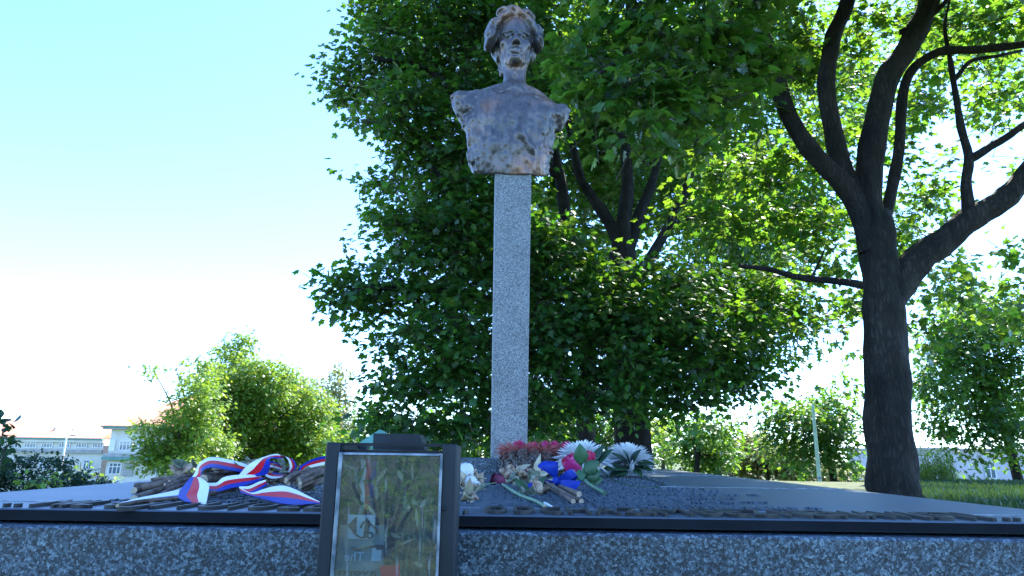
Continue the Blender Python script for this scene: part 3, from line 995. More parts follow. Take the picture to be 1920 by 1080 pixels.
pc, sheet = card('shirt_reflection', [(622, 1110), (716, 1112), (722, 985), (640, 984)], Yc + 0.004, MAT['shirt_grey'], 'viewer shirt mirrored in the case glass, modelled as a grey-green lettered sheet', 'reflection')  # mirror image of the viewer's shirt, modelled as a lettered sheet
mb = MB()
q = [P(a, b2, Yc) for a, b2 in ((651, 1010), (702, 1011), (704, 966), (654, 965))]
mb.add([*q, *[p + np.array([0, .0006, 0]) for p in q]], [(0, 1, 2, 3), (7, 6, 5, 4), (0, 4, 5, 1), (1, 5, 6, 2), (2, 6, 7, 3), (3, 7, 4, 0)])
mb.build('pale_patch', MAT['shirt_pale'], pc)
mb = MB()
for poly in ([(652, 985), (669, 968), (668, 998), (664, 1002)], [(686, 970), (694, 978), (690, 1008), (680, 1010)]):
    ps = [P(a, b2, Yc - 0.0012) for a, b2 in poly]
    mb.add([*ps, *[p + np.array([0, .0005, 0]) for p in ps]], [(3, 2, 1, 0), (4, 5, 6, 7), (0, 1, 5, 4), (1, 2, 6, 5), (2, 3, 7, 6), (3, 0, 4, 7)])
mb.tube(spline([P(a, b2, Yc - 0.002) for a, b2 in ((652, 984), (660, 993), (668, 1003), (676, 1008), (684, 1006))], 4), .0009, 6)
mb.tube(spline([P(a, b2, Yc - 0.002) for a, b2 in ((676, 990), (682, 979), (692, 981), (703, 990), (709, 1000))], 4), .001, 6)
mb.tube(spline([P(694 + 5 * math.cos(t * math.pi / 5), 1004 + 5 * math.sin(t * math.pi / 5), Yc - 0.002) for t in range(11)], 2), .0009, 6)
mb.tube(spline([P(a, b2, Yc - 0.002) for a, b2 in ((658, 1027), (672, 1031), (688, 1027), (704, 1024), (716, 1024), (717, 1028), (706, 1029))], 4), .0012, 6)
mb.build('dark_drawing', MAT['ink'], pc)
flat_text('The', 645, 1051, 15, Yc - 0.001, MAT['shirt_pale'], pc, 'mirrored_lettering', width=34)
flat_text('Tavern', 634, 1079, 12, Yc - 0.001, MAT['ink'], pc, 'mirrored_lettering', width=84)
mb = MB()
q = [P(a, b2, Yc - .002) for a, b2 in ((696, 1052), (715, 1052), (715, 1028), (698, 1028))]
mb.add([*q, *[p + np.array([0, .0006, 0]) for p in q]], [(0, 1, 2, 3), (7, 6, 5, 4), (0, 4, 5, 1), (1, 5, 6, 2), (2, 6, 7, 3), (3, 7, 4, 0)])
mb.build('pale_shirt_mark', MAT['shirt_pale'], pc)
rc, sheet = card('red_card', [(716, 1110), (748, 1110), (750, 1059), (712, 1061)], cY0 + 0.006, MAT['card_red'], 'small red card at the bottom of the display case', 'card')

# green stems and leaves kept inside the case
def blade(mb, a, d, up, L, w, mat=0, curl=0.25, cup=0.12, segs=4, prof=None):
    """a leaf blade from a along d, bending along -up"""
    a = np.array(a, float); d = np.array(d, float); d /= np.linalg.norm(d)
    up = np.array(up, float); up = up - d * (up @ d); up /= np.linalg.norm(up) + 1e-9
    s = np.cross(d, up)
    prof = prof or [0.12, 0.75, 1.0, 0.72, 0.0]
    vs = []
    n = len(prof)
    for i, k in enumerate(prof):
        t = i / (n - 1)
        c = a + d * L * t - up * curl * L * t * t
        vs += [c - s * w * k / 2 + up * cup * w * k, c, c + s * w * k / 2 + up * cup * w * k]
    fs = []
    for i in range(n - 1):
        o = i * 3
        fs += [(o, o + 1, o + 4, o + 3), (o + 1, o + 2, o + 5, o + 4)]
    mb.add(vs, fs, mat, True)


def rvec(rg, k=1.0):
    v = rg.normal(size=3); return v / np.linalg.norm(v) * k


rg = np.random.default_rng(21)
cp = empty('potted_sprigs', P(735, 1080, cY0 + .11), 'loose green and dried sprigs filling the display case behind the glass', 'plant')
mb = MB()
for k in range(26):
    x = rg.uniform(650, 815); Y = cY0 + rg.uniform(.05, .17)
    p0 = P(x + rg.uniform(-20, 20), 1200, Y); p1 = P(x, rg.uniform(880, 1020), Y + rg.uniform(-.02, .02))
    mid = (p0 + p1) / 2 + rvec(rg, .01)
    mb.tube([p0, mid, p1], [.0016, .0012, .0005], 5, 0)
mb.build('stem', MAT['stem'], cp)
mb = MB(); mb2 = MB()
for k in range(620):
    x = rg.uniform(640, 825); y = rg.uniform(862, 1075); Y = cY0 + rg.uniform(.035, .19)
    blade(mb if rg.random() < .7 else mb2, P(x, y, Y), rvec(rg) + np.array([0, 0, .5]), rvec(rg) + np.array([0, -1, .6]), rg.uniform(.008, .026), rg.uniform(.0025, .006))
lv = mb.build('leaves', MAT['leaf_light'], cp); lv['kind'] = 'stuff'
lv = mb2.build('dry_leaves', MAT['straw'], cp); lv['kind'] = 'stuff'

# pale green folded sheet behind the case
g0 = 1.0
mb = MB()
pa = [P(668, 845, g0), P(672, 831, g0), P(695, 816, g0 + .02), P(712, 805, g0 + .03), P(722, 809, g0 + .02), P(730, 845, g0)]
back = [p + np.array([0.01, .06, -.01]) for p in pa]
mb.add([*pa, *back], [(0, 5, 4, 3, 2, 1), (6, 7, 8, 9, 10, 11), (1, 2, 8, 7), (2, 3, 9, 8), (3, 4, 10, 9), (4, 5, 11, 10), (0, 1, 7, 6), (5, 0, 6, 11)])
o = mb.build('green_wrapper', MAT['greenpaper'])
tag(o, 'pale green pointed paper wrapper showing above the display case', 'wrapping paper')
# ribbon and stems of the wrapped bunch carry it down to the plate
mb = MB()
mb.tube([P(700, 840, g0 + .03), P(704, 900, g0 + .16), G(708, 938)], [.012, .014, .01], 8)
mb.build('stalk', MAT['stem'], o)

# ------------------------------------------------------------------ flowers on the plate (right of the case)
def twig_parts(root, lines, r0, r1, n=7, name='twig'):
    for pts in lines:
        pts = spline(pts, 4)
        k = len(pts)
        MB().tube(pts, [r0 + (r1 - r0) * i / (k - 1) for i in range(k)], n, 0, True, True, None, 1, 0.06).build(name, [MAT['twig'], MAT['cut']], root)


# pine cone wreath
wy = 2.76
wc = P(998, 885, wy); wc[2] = PLATE_Z
wr = empty('pinecone_wreath', wc, 'dark pine cone wreath topped with rusty needles and pink blooms before the column', 'wreath')


def cone_mesh():
    mb = MB()
    n = 46
    for i in range(n):
        t = i / (n - 1)
        z = -0.018 + 0.040 * t
        r = 0.0135 * math.sin(math.pi * min(1, 0.16 + 0.84 * (1 - t))) ** 0.7
        a = i * 2.39996
        ca, sa = math.cos(a), math.sin(a)
        w, l = 0.0062, 0.006
        up = 0.003
        def q(rr, s, zz): return (ca * rr - sa * s, sa * rr + ca * s, zz)
        mb.add([q(r * .35, -w * .4, z), q(r * .35, w * .4, z), q(r + l * .6, w * .62, z + up), q(r + l, 0, z + up * 1.5), q(r + l * .6, -w * .62, z + up),
                q(r + l * .5, 0, z + up - .0032)],
               [(0, 1, 2, 3, 4), (1, 0, 5), (0, 4, 5), (1, 5, 2), (2, 5, 3), (4, 3, 5)], 0)
    mb.tube([(0, 0, -.018), (0, 0, .02)], [.009, .004], 6)
    o = mb.build('pine_cone', MAT['cone'])
    return o.data, o


cme, ctmp = cone_mesh(); bpy.data.objects.remove(ctmp)
rg = np.random.default_rng(4)
for lev, (zz, rad, n) in enumerate(((.022, .100, 19), (.052, .104, 19), (.078, .098, 16))):
    for k in range(n):
        a = 2 * math.pi * (k + .5 * lev) / n
        o = link('pine_cone', cme, wr)
        o.location = (rad * math.cos(a), rad * math.sin(a) * .8, zz + rg.uniform(-.003, .003))
        d = Vector((math.cos(a), math.sin(a), rg.uniform(.0, .35)))
        o.rotation_euler = (d.to_track_quat('Z', 'Y') @ Vector((0, 0, 1)).rotation_difference(Vector((0, 0, 1)))).to_euler()
        s = rg.uniform(1.15, 1.4); o.scale = (s, s, s)
mb = MB(); mb.tube([wc + np.array([.09 * math.cos(t * math.pi / 8), .072 * math.sin(t * math.pi / 8), .045]) for t in range(17)], .028, 8)
mb.build('straw_ring', MAT['cone'], wr)
mb = MB()
for k in range(1700):
    a = rg.uniform(0, 2 * math.pi); rr = rg.uniform(.04, .118)
    p0 = wc + np.array([rr * math.cos(a), rr * math.sin(a) * .8, .085 + rg.uniform(0, .025)])
    d = np.array([math.cos(a) * .9, math.sin(a) * .9, rg.uniform(-.35, .75)]) + rvec(rg, .75)
    d /= np.linalg.norm(d)
    L = rg.uniform(.03, .06); s = np.cross(d, rvec(rg)); s *= .0009 / (np.linalg.norm(s) + 1e-9)
    tip = p0 + d * L - np.array([0, 0, L * .15])
    mb.add([p0 - s, p0 + s, (p0 + tip) / 2 + s + np.array([0, 0, .003]), tip, (p0 + tip) / 2 - s + np.array([0, 0, .003])], [(0, 1, 2, 3, 4)])
nd = mb.build('needles', MAT['needle'], wr); nd['kind'] = 'stuff'


def rose_head(c, axis, r, mats, name, parent, n=22, open_=0.55, seed=0):
    rg = np.random.default_rng(seed)
    mb = MB()
    axis = np.array(axis, float); axis /= np.linalg.norm(axis)
    u = np.cross(axis, [0.3, 0.2, 1.0]); u /= np.linalg.norm(u); v = np.cross(axis, u)
    for k in range(n):
        t = k / (n - 1)
        a0 = k * 2.39996
        rad = r * (0.12 + 0.70 * t); h0 = -r * .75; h1 = r * (0.95 - 0.65 * t * open_)
        wid = 0.75 + .35 * t
        vs, fs = [], []
        for j in range(5):
            s = j / 4
            for i in range(6):
                q = i / 5 - .5
                ang = a0 + q * wid * 2.3 * (1 - .25 * s)
                bulge = math.sin(math.pi * (0.15 + .6 * s))
                rr = rad * (0.35 + 0.75 * bulge) + (r * .24 * t * open_ * max(0, s - .7) / .3)
                hh = h0 + (h1 - h0) * s - r * .35 * (abs(q) * 2) ** 2.5 * s + rg.uniform(-.02, .02) * r
                vs.append(np.array(c) + u * math.cos(ang) * rr + v * math.sin(ang) * rr + axis * hh)
        for j in range(4):
            for i in range(5):
                fs.append((j * 6 + i, j * 6 + i + 1, (j + 1) * 6 + i + 1, (j + 1) * 6 + i))
        mb.add(vs, fs, k % len(mats), True)
    return mb.build(name, mats, parent)


for k, (px, py, rr) in enumerate(((974, 836, .027), (1001, 838, .025), (1062, 837, .025), (1040, 835, .022), (1022, 833, .018))):
    c = P(px, py, wy - .04 + .03 * (k % 2))
    rose_head(c, (0.1, -.4, 1), rr, [MAT['petal_pink'], MAT['petal_light']], 'pink_bloom', wr, 14, .9, k)


def mum(root, c, axis, r, seed, mat):
    rg = np.random.default_rng(seed)
    axis = np.array(axis, float); axis /= np.linalg.norm(axis)
    mb = MB()
    for k in range(230):
        t = (k + .5) / 230
        th = math.acos(1 - t * 1.12)                 # from the axis to a bit below the equator
        a = k * 2.39996
        u = np.cross(axis, [0.2, .9, .1]); u /= np.linalg.norm(u); v = np.cross(axis, u)
        d = axis * math.cos(th) + (u * math.cos(a) + v * math.sin(a)) * math.sin(th) + rvec(rg, .10)
        L = r * (0.55 + .45 * t) * rg.uniform(.88, 1.06)
        blade(mb, np.array(c) + d * r * .10, d, axis, L, r * .105, 0, .12 * t + .02, .35, prof=[.5, .8, 1, .95, .12])
    return mb.build('flower_head', mat, root)


def leaf_part(root, mat, a, b, w, up=(0, -.5, 1), name='leaf', curl=.2):
    mb = MB(); a = np.array(a); b = np.array(b)
    blade(mb, a, b - a, up, np.linalg.norm(b - a), w, 0, curl, .14, prof=[.06, .55, .9, 1.0, .8, .45, 0])
    o = mb.build(name, mat, root)
    s = o.modifiers.new('thickness', 'SOLIDIFY'); s.thickness = .0012
    return o


def stem_part(root, pts, r0, r1, mats=None, name='stem'):
    pts = spline(pts, 5); k = len(pts)
    return MB().tube(pts, [r0 + (r1 - r0) * i / (k - 1) for i in range(k)], 7, 0, True, True, None, 1).build(name, mats or [MAT['stem'], MAT['straw']], root)


# white chrysanthemum with dark leaves, right
Y2 = 2.80
c = P(1177, 866, Y2)
m2 = empty('white_chrysanthemum', G(1180, 893), 'white spiky chrysanthemum with broad dark green leaves, rightmost flower on the plate', 'flower')
mum(m2, c, (.05, -.05, 1), .122, 3, MAT['petal_white'])
for (a, b, w) in (((1182, 876), (1152, 843), .05), ((1180, 872), (1174, 841), .05), ((1183, 872), (1196, 840), .045), ((1180, 880), (1128, 872), .06),
                  ((1178, 884), (1142, 886), .055), ((1190, 872), (1228, 864), .05), ((1192, 876), (1226, 878), .045), ((1186, 880), (1206, 890), .04), ((1176, 884), (1160, 891), .04)):
    leaf_part(m2, MAT['mum_leaf'], P(*a, Y2 - .10), P(*b, Y2 - .13), w)
stem_part(m2, [P(1178, 868, Y2), P(1186, 882, Y2 - .06), G(1204, 893)], .005, .004)
# white petal hanging below
leaf_part(m2, MAT['petal_white'], P(1186, 862, Y2 - .12), P(1183, 891, Y2 - .1), .018, name='loose_petal')
leaf_part(m2, MAT['petal_white'], P(1204, 880, Y2 - .08), P(1213, 884, Y2 - .08), .018, name='loose_petal')

# white chrysanthemum behind the pink rose
Y1 = 2.62
m1 = empty('white_chrysanthemum', G(1095, 896), 'white spiky chrysanthemum half hidden behind the pink rose', 'flower')
mum(m1, P(1090, 864, Y1), (-.1, -.2, 1), .118, 8, MAT['petal_white'])
for (a, b, w) in (((1112, 870), (1128, 832), .04), ((1116, 874), (1143, 838), .05), ((1112, 880), (1128, 850), .045)):
    leaf_part(m1, MAT['mum_leaf'], P(*a, Y1 - .08), P(*b, Y1 - .10), w)
stem_part(m1, [P(1094, 872, Y1), P(1108, 886, Y1), G(1125, 897)], .005, .004)

# pink rose with its long stem
YR = 2.22
r1 = empty('pink_rose', G(1110, 905), 'fresh pink rose with green leaves and thick cut stem lying on the plate', 'rose')
rose_head(P(1073, 872, YR), (-.55, -.25, .8), .036, [MAT['petal_pink'], MAT['petal_light']], 'flower_head', r1, 24, .25, 12)
rose_head(P(1104, 858, YR + .15), (.2, -.2, .9), .026, [MAT['petal_pink']], 'flower_bud', r1, 14, .3, 13)
stem_part(r1, [P(1080, 886, YR), P(1092, 897, YR - .06), G(1110, 911, PLATE_Z + .010), G(1134, 925, PLATE_Z + .008)], .0042, .0050, [MAT['stem'], MAT['rose_leaf']])
stem_part(r1, [P(1099, 902, YR - .1), P(1096, 888, YR - .12), P(1089, 872, YR - .12)], .003, .002)
for (a, b, w) in (((1089, 873), (1088, 832), .048), ((1094, 887), (1122, 864), .044), ((1084, 886), (1078, 906), .03), ((1098, 896), (1126, 882), .045), ((1104, 902), (1130, 898), .04), ((1085, 880), (1092, 902), .03)):
    leaf_part(r1, MAT['rose_leaf'], P(*a, YR - .13), P(*b, YR - .15), w, (.1, -1, .45), curl=.08)
o = leaf_part(r1, MAT['mum_leaf'], P(1104, 900, YR - .05), P(1130, 897, YR + .0), .05, curl=.1)

# dried dark rose
YD = 2.05
r2 = empty('dried_rose', G(945, 915), 'dried dark red rose with a long pale green stem pointing to the front edge', 'rose')
rose_head(P(934, 902, YD), (-.8, -.3, .35), .024, [MAT['petal_dark']], 'flower_head', r2, 20, .2, 5)
stem_part(r2, [P(942, 908, YD - .02), G(957, 918, PLATE_Z + .012), G(978, 930, PLATE_Z + .006), G(1003, 939, PLATE_Z + .006), G(1021, 949, PLATE_Z + .006)], .0042, .0034)
stem_part(r2, [G(1021, 949) + np.array([0, 0, .004]), G(1029, 953) + np.array([0, 0, .004]), G(1036, 957) + np.array([0, 0, .0035])], .0036, .003, [MAT['white_rib'], MAT['straw']], 'cut_end')
for (a, b, w) in (((950, 915), (970, 905), .030), ((948, 916), (930, 922), .024), ((945, 914), (926, 915), .022), ((950, 918), (958, 928), .026), ((946, 916), (936, 928), .028), ((955, 912), (968, 918), .022)):
    leaf_part(r2, MAT['drygreen'], P(*a, YD - .08), P(*b, YD - .12), w, curl=.3)

# twig bundle tied with the blue bow
YB_ = 1.80
tb = empty('tied_twigs', G(1060, 925), 'short bundle of cut twigs tied with a royal blue bow', 'twig bundle')
H = PLATE_Z
twig_parts(tb, [[P(1010, 896, YB_), P(1046, 910, YB_ - .05), G(1086, 926, H + .022)], [P(1008, 902, YB_), P(1046, 915, YB_ - .07), G(1084, 933, H + .009)],
                [P(1018, 908, YB_), G(1045, 922, H + .008), G(1075, 940, H + .007)], [P(1016, 900, YB_), G(1058, 924, H + .012), G(1090, 940, H + .007)]], .0042, .0048)


def bow_loop(root, edges, name='bow_loop'):
    mb = MB()
    ribbon_mesh(mb, edges, (0, 0, 0), 6)
    return mb.build(name, MAT['bow'], root)


Yb = YB_ - .06
K = (1042, 902)
bow_loop(tb, [(P(K[0], K[1] - 4, Yb), P(K[0], K[1] + 4, Yb)), (P(1024, 885, Yb - .02), P(1046, 886, Yb - .01)), (P(1008, 874, Yb - .03), P(1044, 868, Yb - .01)), (P(1020, 864, Yb), P(1046, 866, Yb + .03))])
bow_loop(tb, [(P(1020, 864, Yb), P(1046, 867, Yb + .03)), (P(1030, 878, Yb + .03), P(1046, 884, Yb + .04)), (P(K[0], K[1] - 4, Yb), P(K[0], K[1] + 4, Yb))])
bow_loop(tb, [(P(K[0], K[1] - 3, Yb), P(K[0], K[1] + 5, Yb)), (P(1056, 888, Yb - .03), P(1064, 902, Yb - .03)), (P(1068, 880, Yb - .03), P(1082, 892, Yb - .03)), (P(1078, 884, Yb), P(1080, 900, Yb + .02)), (P(1064, 899, Yb + .03), P(1066, 908, Yb + .03)), (P(K[0], K[1], Yb + .01), P(K[0], K[1] + 5, Yb + .01))])
bow_loop(tb, [(P(K[0], K[1], Yb - .01), P(K[0] + 3, K[1] + 6, Yb - .01)), (P(1062, 900, Yb - .05), P(1056, 914, Yb - .05)), (P(1090, 902, Yb - .05), P(1080, 919, Yb - .06))], 'bow_tail')
bow_loop(tb, [(P(K[0], K[1], Yb), P(K[0], K[1] + 6, Yb)), (P(1012, 900, Yb - .02), P(1012, 908, Yb - .02)), (P(976, 913, Yb - .06), P(982, 919, Yb - .06))], 'bow_tail')
MB().ellipsoid(P(K[0], K[1] + 1, Yb - .015), (.011, .012, .011), 8, 6).build('knot', MAT['bow'], tb)


# clumps of crumpled dry petals and leaves
def dry_clump(name, label, cat, px0, px1, py0, py1, Y, n, mats, seed, wmin=.018, wmax=.04):
    rg = np.random.default_rng(seed)
    root = empty(name, G((px0 + px1) / 2, py1), label, cat)
    for k in range(n):
        mb = MB()
        px = rg.uniform(px0, px1); py = rg.uniform(py0, py1)
        a = P(px, py, Y + rg.uniform(-.08, .08))
        if a[2] < PLATE_Z + .006: a = G(px, py, PLATE_Z + .006)
        d = rvec(rg); d[2] = d[2] * .45 + .05
        blade(mb, a, d, rvec(rg) + np.array([0, -.6, .8]), rg.uniform(wmin, wmax) * 1.3, rg.uniform(wmin, wmax), 0, rg.uniform(-.7, .7), rg.uniform(-.4, .5), prof=[.1, .7, 1.0, .9, .5, .05])
        o = mb.build('petal' if 'petal' in label else 'leaf', mats[rg.integers(len(mats))], root)
        o.modifiers.new('thickness', 'SOLIDIFY').thickness = .001
    return root


dc1 = dry_clump('dried_flowers', 'dried cream and tan flowers curled up against the right side of the display case', 'dried flowers', 862, 898, 884, 940, 1.75, 46,
                [MAT['dryleaf'], MAT['straw'], MAT['dryleaf'], MAT['straw']], 31, .014, .034)
mb = MB(); mb.ellipsoid(P(874, 884, 1.72), (.018, .018, .020), 12, 8, 0, .16); mb.ellipsoid(P(882, 903, 1.70), (.017, .017, .013), 12, 8, 0, .16); mb.ellipsoid(P(890, 910, 1.70), (.014, .013, .012), 12, 8, 0, .16)
mb.build('white_bloom', MAT['petal_white'], dc1)
mb = MB(); mb.ellipsoid(P(898, 918, 1.68), (.014, .012, .011), 12, 8, 0, .1); mb.build('green_bud', MAT['drygreen'], dc1)
stem_part(dc1, [P(898, 916, 1.68), P(915, 908, 1.8), P(930, 905, 1.9)], .002, .0015)
dc2 = dry_clump('dried_petals', 'scattered tan dried petals between the dried rose and the blue bow', 'dried petals', 958, 1024, 884, 903, 2.15, 44,
                [MAT['dryleaf'], MAT['dryleaf'], MAT['straw'], MAT['drygreen']], 32, .022, .046)
dry_clump('withered_leaves', 'withered grey green leaves lying below the blue bow', 'dried leaves', 985, 1025, 908, 932, 1.85, 16, [MAT['drygreen'], MAT['mum_leaf'], MAT['dryleaf']], 33, .022, .04)
dry_clump('purple_petals', 'dark purple dried petals under the pine cone wreath', 'dried petals', 968, 1012, 879, 889, 2.5, 14, [MAT['petal_dark']], 34, .025, .045)
for pts, lab in (([G(1130, 893) + np.array([0, 0, .012]), G(1160, 905), G(1190, 914), G(1236, 915)], 'longer thin green flower stem lying across the plate'),
                 ([G(1200, 897), G(1225, 903), G(1246, 911)], 'short thin green stem near the right chrysanthemum')):
    o = MB().tube([p + np.array([0, 0, .003]) for p in spline(pts, 6)], .0026, 6).build('loose_stem', MAT['mum_leaf'])
    tag(o, lab, 'stem')

# ------------------------------------------------------------------ dried bouquets with tricolour ribbon (left of the case)
bq = empty('ribboned_bouquet', G(400, 925), 'withered twig bouquet with long curling white red blue ribbon on the left of the plate', 'bouquet')
def c4(x, y): return (220 + x * .20833, 820 + y * .20833)
def on(px, py, Y, lift=0.004):
    """seen at px, py at distance Y, but never under the plate"""
    p = P(px, py, Y)
    return p if p[2] > PLATE_Z + lift else G(px, py, PLATE_Z + lift)


def T(*pts): return [on(*c4(x, y), Y, .006) for x, y, Y in pts]
lines = [T((160, 437, 1.62), (300, 422, 1.62), (480, 385, 1.62), (660, 345, 1.60), (900, 360, 1.55)),
         T((150, 478, 1.60), (330, 455, 1.60), (500, 410, 1.58), (680, 355, 1.56), (950, 350, 1.55)),
         T((232, 458, 1.50), (400, 420, 1.5), (560, 380, 1.5), (680, 345, 1.52), (1000, 380, 1.6)),
         T((310, 380, 1.7), (470, 362, 1.68), (640, 345, 1.62), (900, 330, 1.58)),
         T((150, 555, 1.28), (300, 500, 1.36), (480, 440, 1.42), (640, 380, 1.48), (850, 370, 1.5)),
         T((310, 575, 1.24), (400, 510, 1.34), (520, 450, 1.42), (690, 400, 1.46)),
         T((470, 410, 1.45), (560, 375, 1.47), (650, 350, 1.5)),
         T((430, 440, 1.44), (540, 405, 1.46), (660, 365, 1.5))]
for i, l in enumerate(lines):
    twig_parts(bq, [l], .0066 if i not in (5, 3) else .004, .0045)
twig_parts(bq, [T((0, 615, 1.13), (250, 570, 1.18), (540, 545, 1.22))], .003, .003)
twig_parts(bq, [T((820, 510, 1.3), (900, 495, 1.32), (1060, 460, 1.36))], .004, .005)
twig_parts(bq, [T((770, 385, 1.42), (860, 365, 1.46), (1000, 345, 1.52), (1120, 300, 1.55))], .011, .007)
# crumpled leaves and flower remains of the bouquet
rg = np.random.default_rng(40)
for k in range(70):
    x = rg.uniform(560, 1560); y = rg.uniform(270, 400) - (60 if 800 < x < 1300 and rg.random() < .5 else 0)
    if x < 700: y = rg.uniform(250, 345)
    a = P(*c4(x, y), 1.62 + rg.uniform(-.08, .12))
    mb = MB(); d = rvec(rg); d[2] *= .5
    blade(mb, a, d, rvec(rg) + np.array([0, -.5, .8]), rg.uniform(.02, .05), rg.uniform(.012, .028), 0, rg.uniform(-.6, .6), rg.uniform(-.3, .5), prof=[.1, .8, 1, .7, .05])
    o = mb.build('dry_leaf', MAT['drygreen'] if rg.random() < .55 else MAT['dryleaf'], bq)
    o.modifiers.new('thickness', 'SOLIDIFY').thickness = .001
mb = MB()
for k in range(60):
    x = rg.uniform(650, 1500); a = P(*c4(x, rg.uniform(330, 420)), 1.60 + rg.uniform(-.05, .1))
    b2 = P(*c4(x + rg.uniform(80, 300), rg.uniform(200, 400)), 1.62 + rg.uniform(-.05, .1))
    mb.tube([a, (a + b2) / 2 + rvec(rg, .008), b2], [.0022, .0016, .0008], 5)
st = mb.build('thin_stems', MAT['twig'], bq); st['kind'] = 'stuff'


def rib(root, pts, order=(0, 1, 2), n=8, name='ribbon'):
    mb = MB()
    ribbon_mesh(mb, [(on(*c4(a[0], a[1]), a[2]), on(*c4(b[0], b[1]), b[2])) for a, b in pts], order, n)
    return mb.build(name, stripe_m, root)


# hanging front tail: blue, red, white from left to right
rib(bq, [((662, 356, 1.40), (745, 362, 1.40)), ((610, 420, 1.36), (800, 400, 1.34)), ((560, 490, 1.31), (826, 440, 1.30)), ((528, 530, 1.27), (815, 520, 1.26)), ((612, 582, 1.22), (798, 602, 1.22))], (2, 1, 0))
# big arch: white outside, red, blue inside
rib(bq, [((665, 370, 1.44), (742, 372, 1.42)), ((700, 315, 1.46), (775, 368, 1.42)), ((735, 240, 1.49), (772, 300, 1.42)), ((830, 182, 1.52), (860, 272, 1.43)), ((980, 196, 1.54), (970, 292, 1.45)), ((1110, 228, 1.56), (1090, 312, 1.48)), ((1200, 262, 1.58), (1180, 345, 1.52))], (0, 1, 2))
# lower twisted band
rib(bq, [((800, 410, 1.36), (828, 498, 1.31)), ((890, 410, 1.36), (905, 492, 1.31)), ((960, 360, 1.36), (1010, 462, 1.32)), ((1080, 340, 1.37), (1110, 442, 1.33)), ((1200, 338, 1.38), (1230, 412, 1.35)), ((1285, 345, 1.42), (1315, 372, 1.40))], (0, 1, 2))
# loop: up and round
rib(bq, [((1090, 345, 1.40), (1240, 352, 1.39)), ((1150, 275, 1.40), (1345, 330, 1.40)), ((1220, 222, 1.41), (1372, 262, 1.40)), ((1300, 185, 1.44), (1375, 195, 1.42)), ((1420, 152, 1.50), (1420, 190, 1.46)), ((1510, 175, 1.52), (1560, 190, 1.62)), ((1545, 230, 1.52), (1612, 250, 1.62)),
         ((1545, 290, 1.50), (1590, 300, 1.60)), ((1490, 352, 1.46), (1530, 330, 1.58)), ((1400, 372, 1.44), (1420, 318, 1.54)), ((1330, 340, 1.46), (1350, 285, 1.52)), ((1370, 270, 1.52), (1385, 215, 1.56)), ((1460, 290, 1.58), (1440, 235, 1.62)), ((1540, 320, 1.64), (1540, 290, 1.66))], (0, 1, 2))
# front wave to the case
rib(bq, [((1345, 430, 1.34), (1335, 382, 1.36)), ((1270, 480, 1.29), (1265, 405, 1.34)), ((1180, 520, 1.25), (1185, 440, 1.31)), ((1100, 490, 1.27), (1100, 445, 1.31))], (2, 1, 0))
rib(bq, [((1096, 445, 1.29), (1110, 500, 1.25)), ((1200, 500, 1.26), (1230, 535, 1.22)), ((1310, 470, 1.28), (1330, 562, 1.21)), ((1400, 445, 1.30), (1440, 590, 1.19)), ((1500, 438, 1.30), (1540, 605, 1.17)), ((1600, 470, 1.27), (1640, 608, 1.16)), ((1720, 530, 1.21), (1740, 600, 1.16)), ((1820, 580, 1.16), (1822, 596, 1.15))], (0, 1, 2))
# pale tail running to the left end
rib(bq, [((560, 470, 1.33), (545, 550, 1.25)), ((400, 505, 1.27), (400, 556, 1.23)), ((200, 545, 1.21), (210, 575, 1.18)), ((0, 598, 1.13), (0, 620, 1.12))], (0, 0, 2))

bq2 = empty('twig_bouquet', G(575, 920), 'smaller bundle of bare twigs under a folded blue red white ribbon beside the display case', 'bouquet')
rib(bq2, [((1640, 300, 1.45), (1700, 335, 1.42)), ((1640, 265, 1.45), (1690, 300, 1.45)), ((1720, 212, 1.46), (1735, 275, 1.46)), ((1800, 182, 1.46), (1810, 258, 1.46)), ((1880, 165, 1.46), (1885, 245, 1.46)), ((1960, 175, 1.48), (1960, 255, 1.48))], (2, 1, 0))
tw = []
for k in range(15):
    x0 = rg.uniform(1480, 1720); y0 = rg.uniform(360, 480)
    tw.append(T((x0, y0, 1.36 + rg.uniform(-.02, .08)), (x0 + 130, y0 - rg.uniform(40, 80), 1.42), (x0 + 300, y0 - rg.uniform(80, 150), 1.46 + rg.uniform(0, .06))))
twig_parts(bq2, tw, .0042, .0025)
for k in range(26):
    a = P(*c4(rg.uniform(1400, 1850), rg.uniform(290, 440)), 1.5 + rg.uniform(-.08, .08))
    mb = MB(); d = rvec(rg); d[2] *= .5
    blade(mb, a, d, rvec(rg) + np.array([0, -.5, .8]), rg.uniform(.02, .04), rg.uniform(.01, .022), 0, rg.uniform(-.6, .6), .2, prof=[.1, .8, 1, .7, .05])
    o = mb.build('dry_leaf', MAT['drygreen'] if rg.random() < .5 else MAT['dryleaf'], bq2)
    o.modifiers.new('thickness', 'SOLIDIFY').thickness = .001

